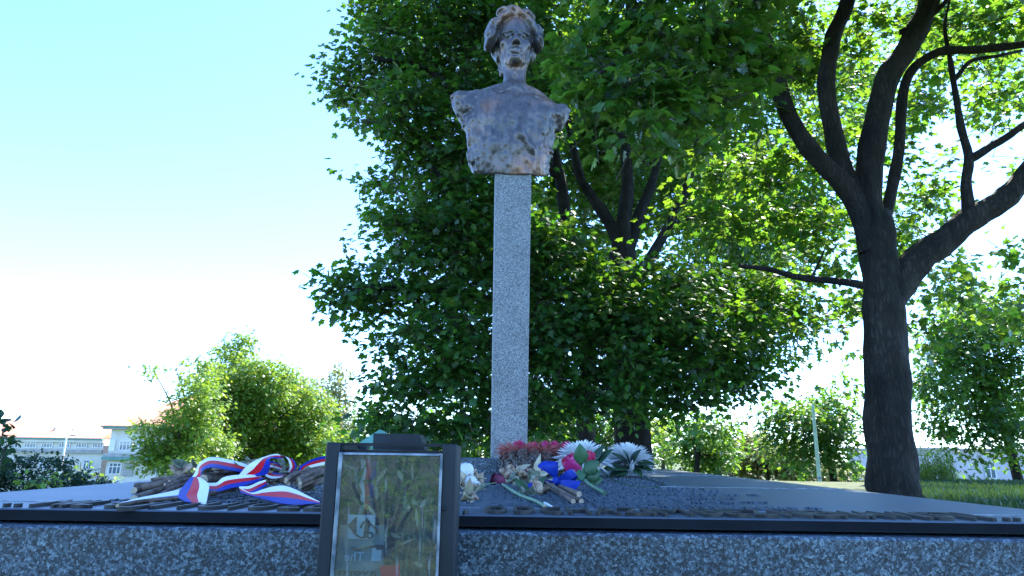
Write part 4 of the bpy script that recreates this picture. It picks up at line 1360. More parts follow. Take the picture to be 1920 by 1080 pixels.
# ------------------------------------------------------------------ trees
# leaf shapes: x across, y along, z up
_mo = [(0, .02), (.20, -.02), (.40, .06), (.30, .22), (.56, .42), (.38, .50), (.44, .66), (.20, .60), (.17, .80), (0, 1.0)]
_out = _mo + [(-x, y) for x, y in reversed(_mo[1:-1])]
MAPLE_V = np.array([(0, .40, .0)] + [(x, y, -.20 * (x * x + (y - .4) ** 2) - .10 * abs(x)) for x, y in _out])
_k = len(_out)
MAPLE_F = np.array([(0, 1 + i, 1 + (i + 1) % _k) for i in range(_k)])
OVAL_V = np.array([(0, 0, 0), (.26, .3, .05), (.30, .62, .02), (0, 1, -.12), (-.30, .62, .02), (-.26, .3, .05)], float)
OVAL_F = np.array([(0, 1, 2), (0, 2, 3), (0, 3, 4), (0, 4, 5)])
SPRAY_V = np.array([(0, 0, 0), (.34, .15, .02), (.14, .36, 0), (.48, .62, -.06), (.13, .68, 0), (0, 1, -.1), (-.16, .62, 0), (-.46, .58, -.06), (-.12, .32, 0), (-.36, .12, .02)], float)
SPRAY_F = np.array([(0, 1, 2), (0, 2, 8), (2, 3, 4), (2, 4, 6), (2, 6, 8), (4, 5, 6), (6, 7, 8), (8, 9, 0)])
NEEDLE_V = np.array([(-.05, 0, 0), (.05, 0, 0), (.03, .7, .02), (0, 1, 0), (-.03, .7, .02)], float)
NEEDLE_F = np.array([(0, 1, 2), (0, 2, 4), (2, 3, 4)])


def norm(v): return v / (np.linalg.norm(v, axis=-1, keepdims=True) + 1e-9)


def gap_noise(p, s, seed):
    return vnoise(p * s + 100.0, seed)


def frames(out, up):
    """rotation columns (x, y, z) for leaves that point along out with upper side up"""
    y = norm(out); x = norm(np.cross(y, up)); z = np.cross(x, y)
    return np.stack([x, y, z], -1)


def leaf_soup(pos, rot, size, V0, F0):
    V = np.einsum('nij,kj->nki', rot, V0) * size[:, None, None] + pos[:, None, :]
    F = F0[None] + (np.arange(len(pos)) * len(V0))[:, None, None]
    return V.reshape(-1, 3), F.reshape(-1, F0.shape[1])


def scatter(clumps, per_m2, size, rg, gap=0.0, gap_scale=1.1, per_twig=7, spread=0.30, shell=0.45, droop=0.45, seed=0):
    """leaves on twigs spread through ellipsoid clumps -> positions, rotations, sizes, twig list"""
    PO, RO, SZ, TW = [], [], [], []
    for (c, r) in clumps:
        c = np.array(c); r = np.array(r)
        vol = 4.19 * r.prod()
        n = max(3, int(vol * per_m2))
        u = norm(rg.normal(size=(n, 3))) * (rg.random((n, 1)) ** shell)
        tp = c + u * r
        if gap:
            k = gap_noise(tp * np.array([1, 1, 1.9]), gap_scale, 50 + seed) + 0.5 * gap_noise(tp * np.array([1, 1, 1.6]), gap_scale * 2.7, 51 + seed) > -gap_thr(gap)
            tp = tp[k]; u = u[k]
        m = len(tp)
        if not m: continue
        outw = norm(u * r * np.array([1, 1, .35]) + rg.normal(size=(m, 3)) * .35 * r.mean())
        TW.append(np.concatenate([tp, outw], 1))
        for j in range(per_twig):
            off = outw * (rg.random((m, 1)) - .3) * spread * 1.4 + rg.normal(size=(m, 3)) * spread * np.array([.55, .55, .28])
            d = norm(outw * .7 + off / spread * .6 + rg.normal(size=(m, 3)) * .45) + np.array([0, 0, -droop]) * rg.uniform(.3, 1.6, (m, 1))
            up = np.array([0, 0, 1.0]) + outw * .45 + rg.normal(size=(m, 3)) * .38
            PO.append(tp + off); RO.append(frames(d, up)); SZ.append(size * rg.uniform(.6, 1.15, m))
    return np.concatenate(PO), np.concatenate(RO), np.concatenate(SZ), np.concatenate(TW)


def gap_thr(g): return 0.62 * (1 - g)


def limb(pts, r0, r1, name, parent, mat, n=8, sub=5, jit=0.05, power=0.8):
    q = spline(pts, sub); k = len(q); ph = float(q[0][0] * 7 + r0 * 50)
    w = .010 if r0 > .25 else .05
    if r0 > .03: q = [p + np.array([math.sin(i * .75 + ph), math.cos(i * .6 + ph), .3 * math.sin(i * .7)]) * r0 * w * (i > 1) for i, p in enumerate(q)]
    return MB().tube(q, [(1 + w * .6 * math.sin(i * .9 + ph) + w * .5 * math.sin(i * 1.7 + 2 * ph)) * r0 + (r1 - r0) * (i / (k - 1)) ** power for i in range(k)], n, 0, True, True, None, None, jit).build(name, mat, parent)


_leafmeshes = {}


def crown(root, pos, rot, sz, V0, F0, mat, singles=0, name='leaves', key='maple'):
    keep = np.ones(len(pos), bool)
    if singles:
        q = project(pos)
        vis = (q[:, 0] > 10) & (q[:, 0] < 1910) & (q[:, 1] > 6) & (q[:, 1] < 840) & (q[:, 2] > .5)
        score = np.where(vis, sz / np.maximum(q[:, 2], .1), -1)
        pick = np.argsort(-score)[:singles]
        keep[pick] = False
        mk = (key, mat.name)
        if mk not in _leafmeshes: _leafmeshes[mk] = mesh_np('leaf', V0, F0, mat)
        for i in pick:
            o = bpy.data.objects.new('leaf', _leafmeshes[mk]); COL.objects.link(o)
            o.parent = root
            m = Matrix(rot[i].tolist()).to_4x4()
            o.matrix_basis = Matrix.Translation(Vector(pos[i].tolist()) - root.location) @ m @ Matrix.Scale(float(sz[i]), 4)
    V, F = leaf_soup(pos[keep], rot[keep], sz[keep], V0, F0)
    o = link(name, mesh_np(name, V, F, mat), root)
    o['kind'] = 'stuff'
    return o


def twig_soup(root, tw, rg, length, rad, frac, mat, name='twigs'):
    """thin twigs under the leaves, three-sided"""
    s = tw[rg.random(len(tw)) < frac]
    a = s[:, :3] - s[:, 3:] * length + np.array([0, 0, -.25 * length]); b = s[:, :3] + s[:, 3:] * length * .3
    d = norm(b - a); x = norm(np.cross(d, np.array([.1, .2, 1.0]))); y = np.cross(d, x)
    V = []
    for k in range(3):
        e = x * math.cos(k * 2.094) + y * math.sin(k * 2.094)
        V += [a + e * rad, b + e * rad * .35]
    V = np.stack(V, 1); n = len(s)
    F0 = np.array([(0, 2, 3, 1), (2, 4, 5, 3), (4, 0, 1, 5)])
    F = F0[None] + (np.arange(n) * 6)[:, None, None]
    o = link(name, mesh_np(name, V.reshape(-1, 3), F.reshape(-1, 4), mat, True), root)
    o['kind'] = 'stuff'
    return o


def E(px, py, rx, ry, Y, dY=None):
    """ellipsoid clump: photo centre, photo radii, distance, own depth radius in metres"""
    k = Y / FPX * 1.02
    return (P(px, py, Y), (rx * k, (dY if dY else (rx + ry) / 2 * k), ry * k))


# --- large maple behind the column
rg = np.random.default_rng(101)
YT = 11.5
base = P(1187, 835, YT); base[2] = 0.0
t1 = empty('maple_tree', base, 'large dense dark green maple standing behind the column and bust', 'tree', 'maples around the memorial')
limb([base + np.array([0, 0, -.1]), base + np.array([0, 0, .25]), P(1186, 800, YT), P(1182, 700, YT), P(1172, 600, YT), P(1166, 470, YT)], .36, .24, 'trunk', t1, MAT['bark'], 14, 6, .05)
for pts, r0 in (([P(1168, 500, YT), P(1150, 430, YT), P(1110, 370, YT - .1), P(1085, 320, YT - .3), P(1060, 200, YT - .5), P(1050, 60, YT - .6)], .15),
                ([P(1166, 490, YT), P(1172, 400, YT), P(1176, 320, YT), P(1170, 200, YT), P(1180, 20, YT), P(1175, -200, YT + .3)], .17),
                ([P(1172, 480, YT), P(1200, 400, YT + .1), P(1226, 330, YT + .2), P(1250, 230, YT + .3), P(1300, 60, YT + .5)], .14),
                ([P(1172, 560, YT), P(1250, 430, YT + .5), P(1290, 340, YT + .6), P(1310, 250, YT + .8)], .13),
                ([P(1250, 430, YT + .5), P(1310, 400, YT + .2), P(1345, 370, YT)], .08),
                ([P(1176, 660, YT), P(1100, 560, YT - .4), P(1065, 440, YT - .6), P(1050, 330, YT - .9), P(1010, 180, YT - 1.2), P(960, 40, YT - 1.4)], .17),
                ([P(1085, 520, YT - .5), P(980, 440, YT - 1), P(880, 390, YT - 1.5), P(800, 300, YT - 1.8)], .11),
                ([P(1050, 330, YT - .9), P(900, 220, YT - 1.4), P(800, 130, YT - 1.8), P(700, 110, YT - 2)], .10),
                ([P(1180, 680, YT), P(1050, 600, YT - .8), P(900, 560, YT - 1.6), P(760, 540, YT - 2.2), P(660, 545, YT - 2.5)], .11),
                ([P(1182, 720, YT), P(1020, 690, YT - .8), P(860, 690, YT - 1.7), P(720, 720, YT - 2.1)], .10),
                ([P(1182, 690, YT), P(1300, 600, YT + .2), P(1420, 560, YT + .5), P(1540, 600, YT + .8)], .10)):
    limb(pts, r0, r0 * .3, 'branch', t1, MAT['bark'], 8, 5, .05)
clumps = []
rgc = np.random.default_rng(7)
for px, py, rx, ry, Y in ((735, 30, 75, 60, 10.2), (665, 150, 60, 62, 10), (730, 110, 90, 80, 9.8), (745, 215, 100, 80, 9.7), (672, 300, 48, 40, 9.8), (735, 330, 60, 55, 9.8), (752, 420, 62, 70, 9.7),
                          (664, 550, 54, 46, 9.2), (640, 590, 30, 22, 9.2), (632, 530, 42, 36, 9.2), (720, 540, 80, 70, 9.3), (735, 630, 62, 55, 9.3), (765, 710, 72, 62, 9.3), (715, 785, 55, 42, 9.6), (790, 800, 80, 52, 9.4),
                          (850, 40, 95, 80, 9.8), (850, 150, 95, 90, 9.7), (850, 280, 95, 90, 9.7), (840, 400, 95, 90, 9.5), (840, 520, 100, 90, 9.3), (850, 640, 95, 85, 9.2), (870, 750, 95, 70, 9.3),
                          (960, 60, 95, 90, 10.2), (985, 200, 95, 90, 10.2), (950, 345, 70, 80, 10), (1000, 480, 110, 95, 9.7), (1010, 610, 115, 85, 9.4), (1030, 710, 110, 75, 9.4), (960, 790, 85, 45, 9.8),
                          (1130, 560, 110, 85, 9.6), (1160, 650, 115, 80, 9.5), (1140, 740, 90, 55, 9.7), (1270, 600, 110, 85, 10), (1300, 690, 105, 70, 10), (1260, 750, 75, 40, 10.2),
                          (1400, 640, 90, 70, 10.4), (1390, 720, 60, 45, 10.6), (1470, 690, 40, 45, 11.2),
                          (1130, 500, 80, 34, 10.2), (1270, 520, 90, 40, 10.5), (1390, 560, 80, 55, 11)):
    clumps.append(E(px, py, rx, ry, Y + rgc.uniform(-.25, .25)))
# the far half of the crown and its top above the picture
back = []
for px, py, rx, ry, Y in ((800, 120, 120, 110, 12.5), (820, 400, 120, 110, 12.3), (830, 640, 110, 100, 12.2), (960, 250, 130, 120, 13), (980, 520, 130, 120, 13), (1000, 720, 130, 90, 12.6),
                          (1100, 120, 120, 110, 13), (1240, 200, 120, 110, 13.2), (1180, 380, 130, 90, 13.4), (1330, 360, 110, 90, 13.2), (1400, 480, 110, 90, 13.2), (1300, 560, 130, 90, 13.2), (1450, 600, 100, 90, 12.8)):
    back.append(E(px, py, rx, ry, Y))
top = [((base[0] + dx, base[1] + dy, z), (2.4, 2.4, 1.5)) for dx, dy, z in ((-3.2, -1.5, 9.6), (-1, -2.2, 10), (1.4, -1.6, 10.2), (.3, .5, 11.4))]
p1 = scatter(clumps, 150, .116, rg, .42, 1.7, 8, .24, .42, .5, 1)
p2 = scatter(back, 34, .16, rg, .36, 1.2, 7, .3, .45, .5, 2)
p3 = scatter(top, 9, .24, rg, .15, 1.2, 7, .35, .45, .5, 3)
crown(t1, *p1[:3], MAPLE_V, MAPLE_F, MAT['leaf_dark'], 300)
crown(t1, *p2[:3], SPRAY_V, SPRAY_F, MAT['leaf'], 0, 'inner_leaves')
crown(t1, *p3[:3], SPRAY_V, SPRAY_F, MAT['leaf'], 0, 'upper_leaves')
twig_soup(t1, np.concatenate([p1[3], p2[3]]), rg, .5, .010, .35, MAT['twig_bark'])

# --- second, thinner trunk left of it
YS = 15.5
base = P(1096, 835, YS); base[2] = 0.0
t2 = empty('maple_tree', base, 'slimmer maple with a grey forked trunk, seen through the leaves right of the column', 'tree', 'maples around the memorial')
limb([base, P(1097, 800, YS), P(1100, 740, YS), P(1104, 600, YS), P(1090, 480, YS)], .24, .17, 'trunk', t2, MAT['bark'], 10, 5, .05)
limb([P(1099, 770, YS), P(1084, 735, YS), P(1075, 690, YS)], .08, .05, 'branch', t2, MAT['bark'])
limb([P(1104, 600, YS), P(1150, 500, YS), P(1160, 380, YS + .3)], .13, .06, 'branch', t2, MAT['bark'])
limb([P(1092, 500, YS), P(1050, 380, YS), P(1030, 250, YS + .3)], .13, .06, 'branch', t2, MAT['bark'])
cl = [E(px, py, rx, ry, Y) for px, py, rx, ry, Y in ((1080, 300, 150, 110, 15.5), (1180, 250, 150, 120, 16), (1000, 420, 120, 100, 15), (1130, 150, 170, 120, 16), (1010, 150, 130, 120, 15.6), (1180, 430, 120, 80, 16.5), (1050, 620, 90, 60, 15.5), (1150, 700, 70, 45, 16))]
q = scatter(cl, 16, .24, rg, .3, 1.0, 7, .35, .45, .5, 4)
crown(t2, *q[:3], MAPLE_V, MAPLE_F, MAT['leaf'])

# --- near maple at the right with the big forked trunk
rg = np.random.default_rng(202)
YN = 7.2
base = P(1675, 925, YN); base[2] = 0.0
t3 = empty('maple_tree', base, 'near maple at the right with thick dark forked trunk and spreading limbs', 'tree', 'maples around the memorial')
limb([base + np.array([.03, 0, -.15]), base + np.array([.02, 0, .12]), P(1676, 930, YN), P(1670, 850, YN), P(1662, 700, YN), P(1658, 580, YN), P(1648, 480, YN), P(1638, 400, YN)], .36, .19, 'trunk', t3, MAT['bark'], 24, 9, .05, .45)
limbs = [([P(1668, 560, YN), P(1710, 500, YN - .05), P(1770, 450, YN - .15), P(1830, 405, YN - .25), P(1885, 372, YN - .35), P(1925, 325, YN - .4), P(2010, 240, YN - .6), P(2120, 60, YN - .8)], .19, .09),
         ([P(1632, 470, YN), P(1600, 370, YN - .05), P(1545, 310, YN - .12), P(1490, 240, YN - .2), P(1455, 140, YN - .3), P(1424, 40, YN - .4), P(1400, -100, YN - .5)], .13, .075),
         ([P(1636, 440, YN), P(1608, 380, YN), P(1582, 320, YN + .05), P(1556, 220, YN + .1), P(1552, 120, YN + .15), P(1566, 60, YN + .2), P(1592, -20, YN + .2), P(1600, -200, YN + .2)], .125, .09),
         ([P(1640, 460, YN), P(1628, 380, YN), P(1634, 280, YN), P(1660, 160, YN), P(1700, 90, YN), P(1740, 10, YN), P(1770, -160, YN)], .17, .12),
         ([P(1655, 430, YN), P(1668, 370, YN + .1), P(1685, 290, YN + .1), P(1692, 180, YN + .1), P(1712, 130, YN + .1), P(1760, 98, YN), P(1840, 92, YN - .1), P(1925, 82, YN - .2), P(2050, 50, YN - .3)], .075, .045),
         ([P(1818, 412, YN - .25), P(1812, 350, YN - .2), P(1815, 290, YN - .15), P(1798, 220, YN - .1), P(1785, 130, YN), P(1772, 60, YN + .05), P(1780, 0, YN + .1)], .075, .015),
         ([P(1816, 300, YN - .15), P(1850, 280, YN - .2), P(1890, 255, YN - .25), P(1930, 228, YN - .3), P(2010, 180, YN - .4)], .055, .035),
         ([P(1790, 150, YN), P(1820, 115, YN), P(1870, 105, YN), P(1915, 95, YN + .1)], .03, .02),
         ([P(1690, 60, YN), P(1745, 30, YN - .05), P(1785, -10, YN - .1)], .04, .03),
         ([P(1645, 540, YN + .1), P(1590, 530, YN + .5), P(1500, 520, YN + .9), P(1440, 505, YN + 1.2), P(1385, 498, YN + 1.4)], .055, .03),
         ([P(1520, 523, YN + .85), P(1532, 500, YN + .8), P(1545, 470, YN + .8)], .02, .012),
         ([P(1424, 40, YN - .4), P(1300, 60, YN - 1), P(1200, 90, YN - 1.7), P(1120, 140, YN - 2)], .05, .018)]
for pts, a, b2 in limbs:
    limb(pts, a, b2, 'branch', t3, MAT['bark'], 12 if a > .1 else 8, 6, .05)
# sunlit upper edge of the limb at the fork, modelled as a pale strip
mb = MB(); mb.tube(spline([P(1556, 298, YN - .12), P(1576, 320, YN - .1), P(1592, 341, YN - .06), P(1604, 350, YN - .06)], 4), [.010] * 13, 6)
mb.build('sunlit_rim', MAT['leaf_yellow'], t3)
near = [E(*a) for a in ((1110, 200, 55, 55, 5.4), (1100, 110, 60, 60, 5.5), (1150, 40, 70, 55, 5.5), (1170, 160, 70, 65, 5.3), (1180, 240, 65, 35, 5.3), (1240, 90, 80, 70, 5.4), (1250, 200, 70, 60, 5.5), (1260, 270, 50, 30, 5.6), (1330, 60, 80, 70, 5.7), (1330, 170, 75, 60, 5.8), (1400, 100, 70, 70, 6), (1200, -20, 90, 50, 5.3), (1380, -10, 90, 50, 5.8), (1300, 270, 45, 30, 6))]
mid = [E(*a) for a in ((1420, 220, 75, 60, 7.2), (1480, 120, 75, 70, 7.8), (1500, 30, 80, 60, 7.6), (1440, 320, 80, 60, 8.2), (1380, 410, 80, 55, 8.6), (1500, 420, 70, 55, 8.6), (1560, 480, 50, 40, 8.4), (1540, 250, 55, 60, 8.8),
                       (1600, 130, 50, 70, 8.6), (1620, 40, 60, 60, 8.2), (1700, 40, 70, 45, 8.6), (1790, 50, 80, 45, 8.2), (1880, 50, 70, 55, 7.8), (1880, 150, 60, 38, 7.8), (1840, 180, 50, 30, 8.4), (1720, 200, 42, 45, 9),
                       (1740, 140, 50, 40, 9), (1890, 280, 45, 30, 7.6), (1770, 300, 35, 25, 9.5), (1760, 350, 60, 28, 9.5), (1720, 400, 50, 40, 9.4), (1560, 560, 48, 40, 9), (1590, 620, 28, 40, 9.4), (1740, 560, 45, 40, 10), (1790, 520, 40, 30, 10.2), (1740, 620, 40, 40, 10.2), (1900, 470, 30, 45, 9), (1895, 540, 38, 35, 9.5),
                       (1730, 190, 50, 45, 10), (1860, 220, 55, 38, 10), (1905, 300, 42, 36, 9.5), (1720, 350, 50, 35, 10.5), (1775, 395, 42, 26, 10), (1700, 440, 40, 40, 10.5), (1690, 250, 35, 50, 11), (1900, 590, 45, 45, 11),
                       (1760, 500, 50, 36, 11), (1810, 570, 40, 35, 11), (1620, 220, 40, 60, 10.5), (1600, 300, 30, 50, 10.5), (1590, 560, 34, 50, 11), (1830, 110, 70, 40, 10), (1740, 90, 60, 40, 10.5),
                       (1870, 375, 30, 18, 9), (1350, 320, 60, 50, 9), (1300, 400, 60, 50, 9.4), (1460, 500, 60, 40, 10), (1480, 580, 60, 50, 11), (1910, 200, 40, 35, 8), (1670, 300, 30, 40, 9.6), (1680, 470, 45, 30, 9.8))]
b0 = base
overhead = [((b0[0] + dx, b0[1] + dy, z), r) for dx, dy, z, r in (
    (-3.2, -2.6, 6.6, (1.6, 1.6, .8)), (-1.2, -3.0, 6.6, (1.6, 1.5, .8)), (1.0, -2.8, 6.4, (1.6, 1.5, .8)), (-3.6, -.8, 7.4, (1.5, 1.5, .8)), (-1.5, -1.0, 7.4, (1.6, 1.6, .9)), (.6, -1.0, 7.8, (1.6, 1.6, .9)), (2.4, -1.2, 7.0, (1.5, 1.6, .9)),
    (3.4, -2.6, 5.6, (1.4, 1.5, .9)), (-.4, 1.0, 8.8, (1.7, 1.6, .9)), (4.0, -1, 5.2, (1.2, 1.5, 1)), (.2, -.2, 9.8, (1.9, 1.9, 1)))]
a1 = scatter(near, 230, .135, rg, .30, 2.0, 9, .17, .45, .55, 5)
a2 = scatter(mid, 110, .13, rg, .36, 1.6, 8, .22, .45, .5, 6)
a3 = scatter(overhead, 34, .22, rg, .05, 1.3, 7, .28, .6, .4, 7)
crown(t3, *a1[:3], MAPLE_V, MAPLE_F, MAT['leaf'], 300)
crown(t3, *a2[:3], MAPLE_V, MAPLE_F, MAT['leaf'], 0, 'outer_leaves')
crown(t3, *a3[:3], SPRAY_V, SPRAY_F, MAT['leaf'], 0, 'upper_leaves')
twig_soup(t3, np.concatenate([a1[3], a2[3]]), rg, .45, .0065, .6, MAT['twig_bark'])


# --- smaller and farther trees
def far_tree(name, label, cat, trunk_px, Y, foot, clumps, dens, size, mat, seed, group=None, gap=.3, gscale=.8, trunk_r=.2, tpl=(SPRAY_V, SPRAY_F), top_px=None, nbr=5, spread=.5):
    rg = np.random.default_rng(seed)
    base = P(trunk_px, 850, Y); base[2] = foot
    root = empty(name, base, label, cat, group)
    cl = [E(*c[:4], c[4] if len(c) > 4 else Y + rg.uniform(-.06, .06) * Y) for c in clumps]
    cen = np.mean([c[0] for c in cl], 0)
    topp = np.array([base[0] * .6 + cen[0] * .4, base[1], max(cen[2], foot + .5)])
    if top_px: topp = base + np.array([0, 0, top_px])
    limb([base - np.array([0, 0, .2]), base * .5 + topp * .5, topp], trunk_r, trunk_r * .5, 'trunk', root, MAT['bark'], 8, 4, .05)
    order = rg.permutation(len(cl))[:nbr]
    for i in order:
        c = cl[i][0]
        s = base + (topp - base) * rg.uniform(.45, .95)
        limb([s, (s + c) / 2 + np.array([0, 0, .15 * np.linalg.norm(c - s)]), c], trunk_r * .4, trunk_r * .1, 'branch', root, MAT['twig_bark'], 6, 4)
    q = scatter(cl, dens, size, rg, gap, gscale, 6, spread, .45, .35, seed)
    o = crown(root, *q[:3], *tpl, mat, 0, 'crown')
    return root


far_tree('broadleaf_tree', 'light green tree with one long branch reaching left, leftmost of the sunlit trees', 'tree', 375, 38, -7.2,
         [(325, 830, 55, 40), (370, 760, 45, 60), (300, 860, 48, 28), (390, 845, 45, 40), (375, 700, 32, 30), (330, 690, 22, 16), (290, 697, 22, 14), (350, 880, 60, 25), (275, 805, 35, 16), (350, 800, 40, 40)],
         34, .24, MAT['leaf_light'], 301, 'sunlit trees left of the memorial', .34, .85, .22, spread=.34)
far_tree('broadleaf_tree', 'tall bushy green tree with a pointed top, in the middle of the sunlit trees', 'tree', 470, 48, -8.2,
         [(445, 655, 32, 30), (460, 635, 22, 16), (420, 660, 18, 14), (450, 710, 62, 48), (500, 720, 55, 50), (430, 780, 60, 60), (520, 790, 80, 62), (580, 780, 50, 50), (480, 850, 90, 40), (575, 850, 60, 40), (410, 730, 40, 40), (545, 725, 40, 36), (620, 830, 30, 40)],
         20, .28, MAT['leaf_light'], 302, 'sunlit trees left of the memorial', .34, .7, .3, spread=.38)
far_tree('seeding_tree', 'pale yellowish tree laden with seeds, rightmost of the sunlit trees beside the maple', 'tree', 635, 56, -8.8,
         [(632, 720, 25, 30), (640, 700, 16, 18), (600, 740, 28, 32), (640, 770, 30, 45), (600, 800, 40, 45), (650, 820, 30, 40), (540, 735, 20, 20)],
         11, .30, MAT['leaf_yellow'], 303, 'sunlit trees left of the memorial', .15, .45, .25)
far_tree('broadleaf_tree', 'round leafy tree in front of the lilac building, right of the near trunk', 'tree', 1905, 19, -.35,
         [(1770, 640, 45, 45), (1740, 720, 35, 45), (1830, 740, 60, 50), (1890, 590, 50, 50), (1800, 590, 45, 40), (1850, 600, 65, 50), (1800, 650, 65, 55), (1760, 720, 50, 50), (1850, 700, 75, 60), (1920, 640, 60, 70), (1800, 790, 60, 48), (1880, 790, 60, 50), (1765, 800, 35, 30), (1810, 850, 30, 32), (1930, 760, 50, 60), (1830, 560, 40, 30), (1890, 850, 40, 26), (1925, 560, 35, 40)],
         75, .18, MAT['leaf'], 304, None, .12, .9, .16, (SPRAY_V, SPRAY_F), None, 7, .34)
for i, (px, cls, Y, mat, lab) in enumerate((
        (1300, [(1310, 850, 45, 40), (1290, 810, 40, 36), (1340, 800, 50, 40), (1350, 860, 40, 30)], 24, 'leaf', 'mid green tree low behind the plate, just right of the white chrysanthemums'),
        (1430, [(1440, 870, 50, 32), (1420, 840, 50, 28), (1475, 880, 45, 24), (1390, 875, 40, 24), (1520, 885, 50, 22), (1340, 868, 50, 20), (1580, 895, 50, 20), (1480, 850, 60, 30), (1380, 840, 40, 30)], 36, 'leaf_yellow', 'pale sunlit bush low behind the plate, left of the thin lamp post'),
        (1560, [(1560, 830, 42, 44), (1575, 780, 35, 40), (1520, 800, 50, 44), (1585, 880, 34, 30), (1470, 780, 50, 36), (1590, 720, 22, 30), (1550, 890, 40, 24), (1500, 860, 40, 30), (1460, 830, 40, 34), (1540, 760, 40, 36)], 22, 'leaf', 'light green tree behind the lamp post, close left of the near trunk'),
        (1240, [(1245, 830, 30, 30), (1225, 800, 34, 30), (1255, 850, 18, 22)], 30, 'leaf_light', 'small sunlit tree glimpsed between the central trunk and the sky gap'),
        (1060, [(1010, 800, 60, 50), (1060, 790, 50, 50), (1120, 810, 50, 50), (1040, 850, 60, 26), (1140, 850, 50, 26), (960, 840, 50, 30), (1200, 850, 40, 24)], 26, 'leaf', 'bright green tree low between the two central trunks'),
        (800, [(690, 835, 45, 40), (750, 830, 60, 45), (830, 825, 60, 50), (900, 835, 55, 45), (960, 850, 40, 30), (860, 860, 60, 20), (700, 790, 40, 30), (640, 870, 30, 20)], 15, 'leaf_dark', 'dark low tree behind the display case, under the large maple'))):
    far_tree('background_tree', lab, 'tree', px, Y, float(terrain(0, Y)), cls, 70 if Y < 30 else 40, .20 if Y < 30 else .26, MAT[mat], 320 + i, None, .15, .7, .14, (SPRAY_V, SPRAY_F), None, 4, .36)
# more maples farther back close the view behind the trunks
for i, (px, cls, Y, lab) in enumerate((
        (1668, [(1330, 250, 150, 130), (1450, 330, 150, 120), (1420, 470, 130, 100), (1550, 420, 90, 110), (1560, 150, 130, 120), (1420, 80, 150, 120), (1330, 420, 110, 90), (1290, 120, 120, 110)], 18, 'sunlit maple behind the two nearer maples, showing bright between their limbs'),
        (1690, [(1850, 40, 120, 80), (1760, 30, 110, 60), (1900, 130, 80, 60), (1700, 420, 50, 60), (1760, 560, 60, 50)], 17, 'maple behind the near trunk with bright leaves along the upper right edge'))):
    far_tree('maple_tree', lab, 'tree', px, Y, float(terrain(0, Y)), cls, 22, .21, MAT['leaf'], 340 + i, 'maples around the memorial', .30, .8, .2, (SPRAY_V, SPRAY_F), 4.0, 0, .45)

# --- shrubs at the left
YH = 5.2
rg = np.random.default_rng(77)
def shrub(name, label, cat, clumps, Y, foot_px, dens, size, mat, tpl, seed, gap=.1, per=8, spread=.12, droop=.3):
    rg = np.random.default_rng(seed)
    base = P(foot_px, 860, Y); base[2] = float(terrain(base[0], base[1])) - .02
    root = empty(name, base, label, cat)
    cl = [E(*c[:4], c[4] if len(c) > 4 else Y) for c in clumps]
    for c, r in cl[:9]:
        limb([base, (base + c) / 2 + rvec(rg, .05), c + np.array([0, 0, r[2] * .4])], .018, .005, 'stem', root, MAT['twig_bark'], 5, 3)
    q = scatter(cl, dens, size, rg, gap, 3, per, spread, .5, droop, seed)
    o = crown(root, *q[:3], *tpl, mat, 0, 'foliage')
    return root


shrub('yew_bush', 'low spreading dark yew bush along the left side of the plate', 'bush',
      [(20, 892, 60, 44), (90, 890, 55, 34), (150, 900, 50, 26), (60, 920, 70, 30), (-40, 880, 60, 60), (130, 925, 70, 30), (200, 912, 40, 18), (-60, 930, 60, 40)], 5.6, 60, 1100, .05, MAT['yew'], (SPRAY_V * np.array([.7, 1, 1]), SPRAY_F), 401, 0, 14, .05, .15)
shrub('laurel_shrub', 'dark broad-leaved shrub sprig rising at the left edge above the yew', 'shrub',
      [(5, 815, 18, 26), (10, 845, 26, 20), (-20, 830, 30, 40), (-10, 870, 24, 20)], 4.6, -5, 500, .08, MAT['mum_leaf'], (OVAL_V, OVAL_F), 402, 0, 5, .035, .1)
shrub('fern_plant', 'pale green feathery plant growing in front of the yew bush', 'plant',
      [(70, 893, 24, 14), (55, 905, 18, 10), (85, 905, 18, 10)], 4.7, 70, 1600, .05, MAT['leaf_light'], (OVAL_V, OVAL_F), 403, 0, 6, .05, .2)
shrub('green_bush', 'sunlit rounded green bush below the white house windows', 'bush',
      [(150, 875, 20, 18), (185, 890, 26, 14), (145, 890, 22, 14), (205, 898, 16, 8)], 13, 165, 60, .10, MAT['leaf_light'], (SPRAY_V, SPRAY_F), 404, .1, 6, .12, .2)

# --- grass rise at the right
rg = np.random.default_rng(55)
n = 60000
gxx = rg.uniform(5.0, 15, n); gyy = rg.uniform(6.5, 19, n)
gp = np.stack([gxx, gyy, terrain(gxx, gyy) - .01], 1)
q = project(gp); k = (q[:, 0] > 1640) & (q[:, 0] < 2100)
gp = gp[k]; n = len(gp)
d = norm(rg.normal(size=(n, 3)) * .35 + np.array([0, 0, 1.0]))
up = rg.normal(size=(n, 3)) + np.array([0, -.5, 0])
V, F = leaf_soup(gp, frames(d, up), rg.uniform(.06, .16, n), NEEDLE_V * np.array([1.8, 1, 1]), NEEDLE_F)
o = link('grass', mesh_np('grass', V, F, MAT['grass']))
tag(o, 'shaded long grass on the rise right of the memorial', 'grass', None, 'stuff')

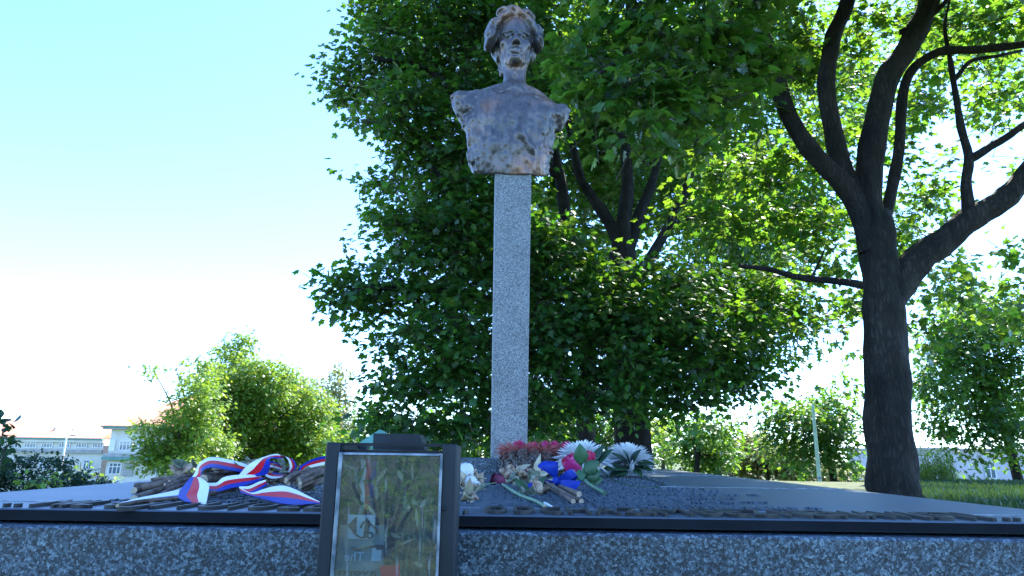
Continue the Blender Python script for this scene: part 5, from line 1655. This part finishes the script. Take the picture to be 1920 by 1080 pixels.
wf = empty('wildflower_clump', P(1760, 915, 17), 'pale green wildflower clump standing in the grass right of the near trunk', 'wild flowers')
wf.location.z = float(terrain(5, 17))
mb = MB()
for k in range(240):
    a = P(rg.uniform(1728, 1792), 915, 17 + rg.uniform(-.5, .5)); a[2] = float(terrain(a[0], a[1])) - .02
    h = rg.uniform(.35, .95) * (1.1 - abs(rg.normal()) * .25)
    b2 = a + np.array([rg.normal() * .12, rg.normal() * .12, h])
    for j in range(5):
        t = rg.uniform(.25, 1)
        blade(mb, a + (b2 - a) * t, rvec(rg) + np.array([0, 0, .9]), rvec(rg), rg.uniform(.06, .14), .025)
    mb.tube([a, (a + b2) / 2, b2], [.005, .004, .002], 4, 0, False)
o = mb.build('flower_stems', MAT['leaf_light'], wf); o['kind'] = 'stuff'

# ------------------------------------------------------------------ posts
YL = 19.0
lp = empty('lamp_post', (P(1541, 912, YL)[0], YL, float(terrain(9, YL))), 'thin pale green street lamp post rising behind the plate, left of the near trunk', 'lamp post')
bx = P(1541, 912, YL); tx = P(1524, 764, YL)
MB().tube([(tx[0], YL, float(terrain(9, YL)) - .1), (tx[0], YL, bx[2] + .8), (tx[0], YL, tx[2])], [.058, .052, .04], 12).build('pole', MAT['pole'], lp)
MB().tube([(tx[0], YL, tx[2]), (tx[0], YL, tx[2] + .10)], [.045, .02], 12).build('cap', MAT['pole'], lp)
MB().tube([(tx[0], YL, bx[2] + .2), (tx[0], YL, bx[2] + .26)], [.064, .064], 12).build('collar', MAT['trim'], lp)
mp_ = P(1797, 905, 21)
mk = empty('marker_post', (mp_[0], 21, float(terrain(mp_[0], 21))), 'short pale blue post in front of the lilac wall at the right', 'post')
MB().tube([(mp_[0], 21, float(terrain(mp_[0], 21)) - .1), (mp_[0], 21, P(1797, 886, 21)[2])], [.06, .055], 10).build('shaft', MAT['pole'], mk)
MB().box((mp_[0] - .16, 20.93, P(1797, 892, 21)[2]), (mp_[0] + .16, 20.95, P(1797, 888, 21)[2] + .05)).build('plate', MAT['trim_paint'], mk)

# ------------------------------------------------------------------ buildings
def window_part(root, x0, x1, z0, z1, y, cols=3, dark=False):
    fr = MB()
    w, h = x1 - x0, z1 - z0
    t = min(.16, w * .09)
    fr.box((x0, y - .12, z0), (x0 + t, y, z1)); fr.box((x1 - t, y - .12, z0), (x1, y, z1))
    fr.box((x0 + t, y - .12, z1 - t), (x1 - t, y, z1)); fr.box((x0 + t, y - .12, z0), (x1 - t, y, z0 + t))
    for i in range(1, cols):
        xx = x0 + w * i / cols
        fr.box((xx - t * .4, y - .115, z0 + t), (xx + t * .4, y - .02, z1 - t))
    zz = z0 + h * .66
    fr.box((x0 + t, y - .112, zz - t * .4), (x1 - t, y - .03, zz + t * .4))
    f = fr.build('window', MAT['trim_paint'], root)
    f2 = MB().box((x0 + t, y - .06, z0 + t), (x1 - t, y - .05, z1 - t)).build('pane', MAT['window'], f)
    return f


def house_box(mb, x0, x1, y0, y1, z0, z1): mb.box((x0, y0, z0), (x1, y1, z1))


YBd = 110.0
def X(px, Y=YBd): return P(px, 850, Y)[0]
def Z(px, py, Y=YBd): return P(px, py, Y)[2]
zg = -12.0
bl = empty('school_building', (X(80), YBd, zg), 'long white building wing with red tiled roof and a row of windows, far left', 'building')
xa, xb = X(-160), X(193)
ze = Z(100, 822)
MB().box((xa, YBd, zg), (xb, YBd + 14, ze)).build('wall', MAT['white_paint'], bl)
mb = MB(); zr = Z(100, 793)
mb.add([(xa - .5, YBd - .9, ze + .1), (xb, YBd - .9, ze + .1), (xb, YBd + 14.9, ze + .1), (xa - .5, YBd + 14.9, ze + .1), (xa, YBd + 7, zr + .6), (xb, YBd + 7, zr + .6)],
       [(0, 1, 5, 4), (2, 3, 4, 5), (3, 0, 4), (1, 2, 5), (3, 2, 1, 0)])
rf = mb.build('roof', MAT['roof'], bl)
MB().box((X(76), YBd + 2.2, ze + .9), (X(80), YBd + 3.0, ze + 1.7)).build('roof_hatch', MAT['stone'], rf)
MB().box((X(112), YBd + 2.2, ze + .9), (X(114), YBd + 3.0, ze + 1.5)).build('roof_hatch', MAT['stone'], rf)
MB().box((xa, YBd - 1.0, ze - .15), (xb, YBd - .02, ze + .08)).build('gutter', MAT['copper'], bl)
MB().box((xa, YBd - .55, ze - .55), (xb, YBd - .03, ze - .17)).build('cornice', MAT['trim_paint'], bl)
zs1 = Z(100, 842.5)
MB().box((xa, YBd - .5, zs1 - .55), (xb, YBd - .02, zs1)).build('string_course', MAT['stone'], bl)
for a, b2 in ((-60, -38), (-28, -6), (20, 32), (43, 66), (75, 97), (108, 130), (140, 162), (171, 192)):
    window_part(bl, X(a), X(b2), Z(a, 840), Z(a, 825.5), YBd - .02, 4)
for a, b2 in ((10, 30), (45, 66), (78, 99), (110, 131), (160, 176)):
    window_part(bl, X(a), X(b2), Z(a, 880), Z(a, 862), YBd - .02, 3)
YP = 106.0
pv = empty('corner_pavilion', (X(240, YP), YP, zg), 'taller white corner pavilion with big hipped red roof at the right end of the wing', 'building')
xa, xb = X(190, YP), X(430, YP); ze = Z(200, 803, YP)
MB().box((xa + 1.0, YP, zg), (xb, YP + 22, ze)).build('wall', MAT['white_paint'], pv)
mb = MB(); o = 1.2
x0, x1, y0, y1 = xa - .2, xb + 1, YP - 1.2, YP + 23
x2, x3, y2, y3 = X(296, YP), X(330, YP) + 10, YP + 11, YP + 12
zr = Z(300, 742, YP) + 1.2
zb_ = ze + .35
mb.add([(x0, y0, zb_), (x1, y0, zb_), (x1, y1, zb_), (x0, y1, zb_), (x2, y2, zr), (x3, y2, zr), (x3, y3, zr), (x2, y3, zr)],
       [(0, 1, 5, 4), (1, 2, 6, 5), (2, 3, 7, 6), (3, 0, 4, 7), (4, 5, 6, 7), (3, 2, 1, 0)])
mb.build('roof', MAT['roof'], pv)
MB().box((x0 + .3, y0 + .3, ze - .15), (x1 - .3, YP - .02, ze + .33)).build('cornice', MAT['stone'], pv)
MB().box((x0 + .1, y0 + .1, ze + .10), (x1 - .1, y0 + .29, ze + .32)).build('gutter', MAT['copper'], pv)
zs = Z(220, 850, YP)
MB().box((xa + .6, YP - .7, zs - .5), (xb, YP - .02, zs)).build('string_course', MAT['stone'], pv)
MB().box((xa + .6, YP - 1.0, zs - .95), (xb, YP - .05, zs - .52)).build('ledge', MAT['copper'], pv)
for a, b2, t_, b_ in ((222, 243, 826, 845), (285, 306, 826, 845), (163, 178, 866, 880), (208, 232, 867, 890), (290, 312, 867, 890)):
    if a < 195: continue
    window_part(pv, X(a, YP), X(b2, YP), Z(a, b_, YP), Z(a, t_, YP), YP - .02, 3)
for a, b2 in ((203, 214), (252, 270)):
    MB().box((X(a, YP), YP - .14, Z(a, 846, YP)), (X(b2, YP), YP - .02, Z(a, 824, YP))).build('wall_panel', MAT['trim_paint'], pv)
for k in range(5):
    yy = 868 + k * 5.2
    MB().box((X(236, YP), YP - .16, Z(240, yy + 4, YP)), (X(256, YP), YP - .02, Z(240, yy, YP))).build('quoin', MAT['stone'], pv)

YW = 90
lx = P(118, 858, YW)
sl = empty('street_lamp', (lx[0], YW, -10), 'slim white street lamp in front of the long white building', 'street lamp')
MB().tube([(lx[0], YW, -10), (lx[0], YW, P(120, 818, YW)[2])], [.16, .11], 8).build('pole', MAT['trim_paint'], sl)
zt_ = P(120, 818, YW)[2]
MB().tube([(lx[0], YW, zt_ - .03), (lx[0] + .5, YW - .3, zt_ + .1), (lx[0] + 1.0, YW - .5, zt_ + .1)], [.06, .05, .05], 6).build('arm', MAT['trim_paint'], sl)
MB().bevel_box((lx[0] + .8, YW - .75, zt_ + .02), (lx[0] + 1.5, YW - .35, zt_ + .16), .03).build('lamp_head', MAT['trim'], sl)

YR_ = 45.0
rb = empty('lilac_house', (P(1820, 900, YR_)[0], YR_, -8), 'plain pale lilac building with flat roof behind the round tree at the right', 'building')
xa, xb = P(1740, 880, YR_)[0], P(2050, 880, YR_)[0]
z1 = P(1780, 845, YR_)[2]
MB().box((xa, YR_, -9), (xb, YR_ + 10, z1)).build('wall', MAT['lilac'], rb)
MB().box((xa - .2, YR_ - .2, z1 + .003), (xb + .2, YR_ + 10.2, z1 + .18)).build('roof', MAT['stone'], rb)
MB().box((xa, YR_ - .06, P(1780, 921, YR_)[2]), (xb, YR_ - .005, P(1780, 917, YR_)[2])).build('base_band', MAT['stone'], rb)
window_part(rb, P(1768, 850, YR_)[0], P(1785, 850, YR_)[0], P(1770, 866, YR_)[2], P(1770, 852, YR_)[2], YR_ - .02, 2)
window_part(rb, P(1840, 850, YR_)[0], P(1860, 850, YR_)[0], P(1840, 898, YR_)[2], P(1840, 868, YR_)[2], YR_ - .02, 2)

# ------------------------------------------------------------------ shrubs added unseen behind the viewer for the case's glass to mirror
for i, (x, y, h, w, mat, lab) in enumerate(((-1.9, -2.6, .75, .6, 'leaf_blue', 'dark green shrub added nearest the case for its glass to mirror'),
                                            (-.55, -3.0, .85, .55, 'leaf_light', 'round light green shrub added for the middle of the case glass to mirror'),
                                            (-1.25, -3.6, 1.0, .6, 'leaf_yellow', 'pale shrub added for the reflection between the dark and the light green shrub'),
                                            (.2, -3.8, 1.1, .7, 'leaf_blue', 'bluish green shrub added for the right of the case glass to mirror'),
                                            (-2.6, -4.4, 1.3, .9, 'leaf_light', 'large light green shrub added for the left edge of the case glass to mirror'))):
    rg = np.random.default_rng(600 + i)
    root = empty('mirror_shrub', (x, y, 0), lab, 'shrub')
    cl = [((x + rg.normal() * w * .35, y + rg.normal() * .3, h * rg.uniform(.35, .75)), (w * .5, w * .45, h * .35)) for _ in range(6)]
    for c, r in cl: limb([(x, y, -.05), (np.array([x, y, 0]) + np.array(c)) / 2, c], .02, .008, 'stem', root, MAT['twig_bark'], 5, 3)
    q = scatter(cl, 130, .07, rg, .2, 2.5, 6, .1, .5, .2, i)
    crown(root, *q[:3], SPRAY_V, SPRAY_F, MAT[mat], 0, 'foliage')
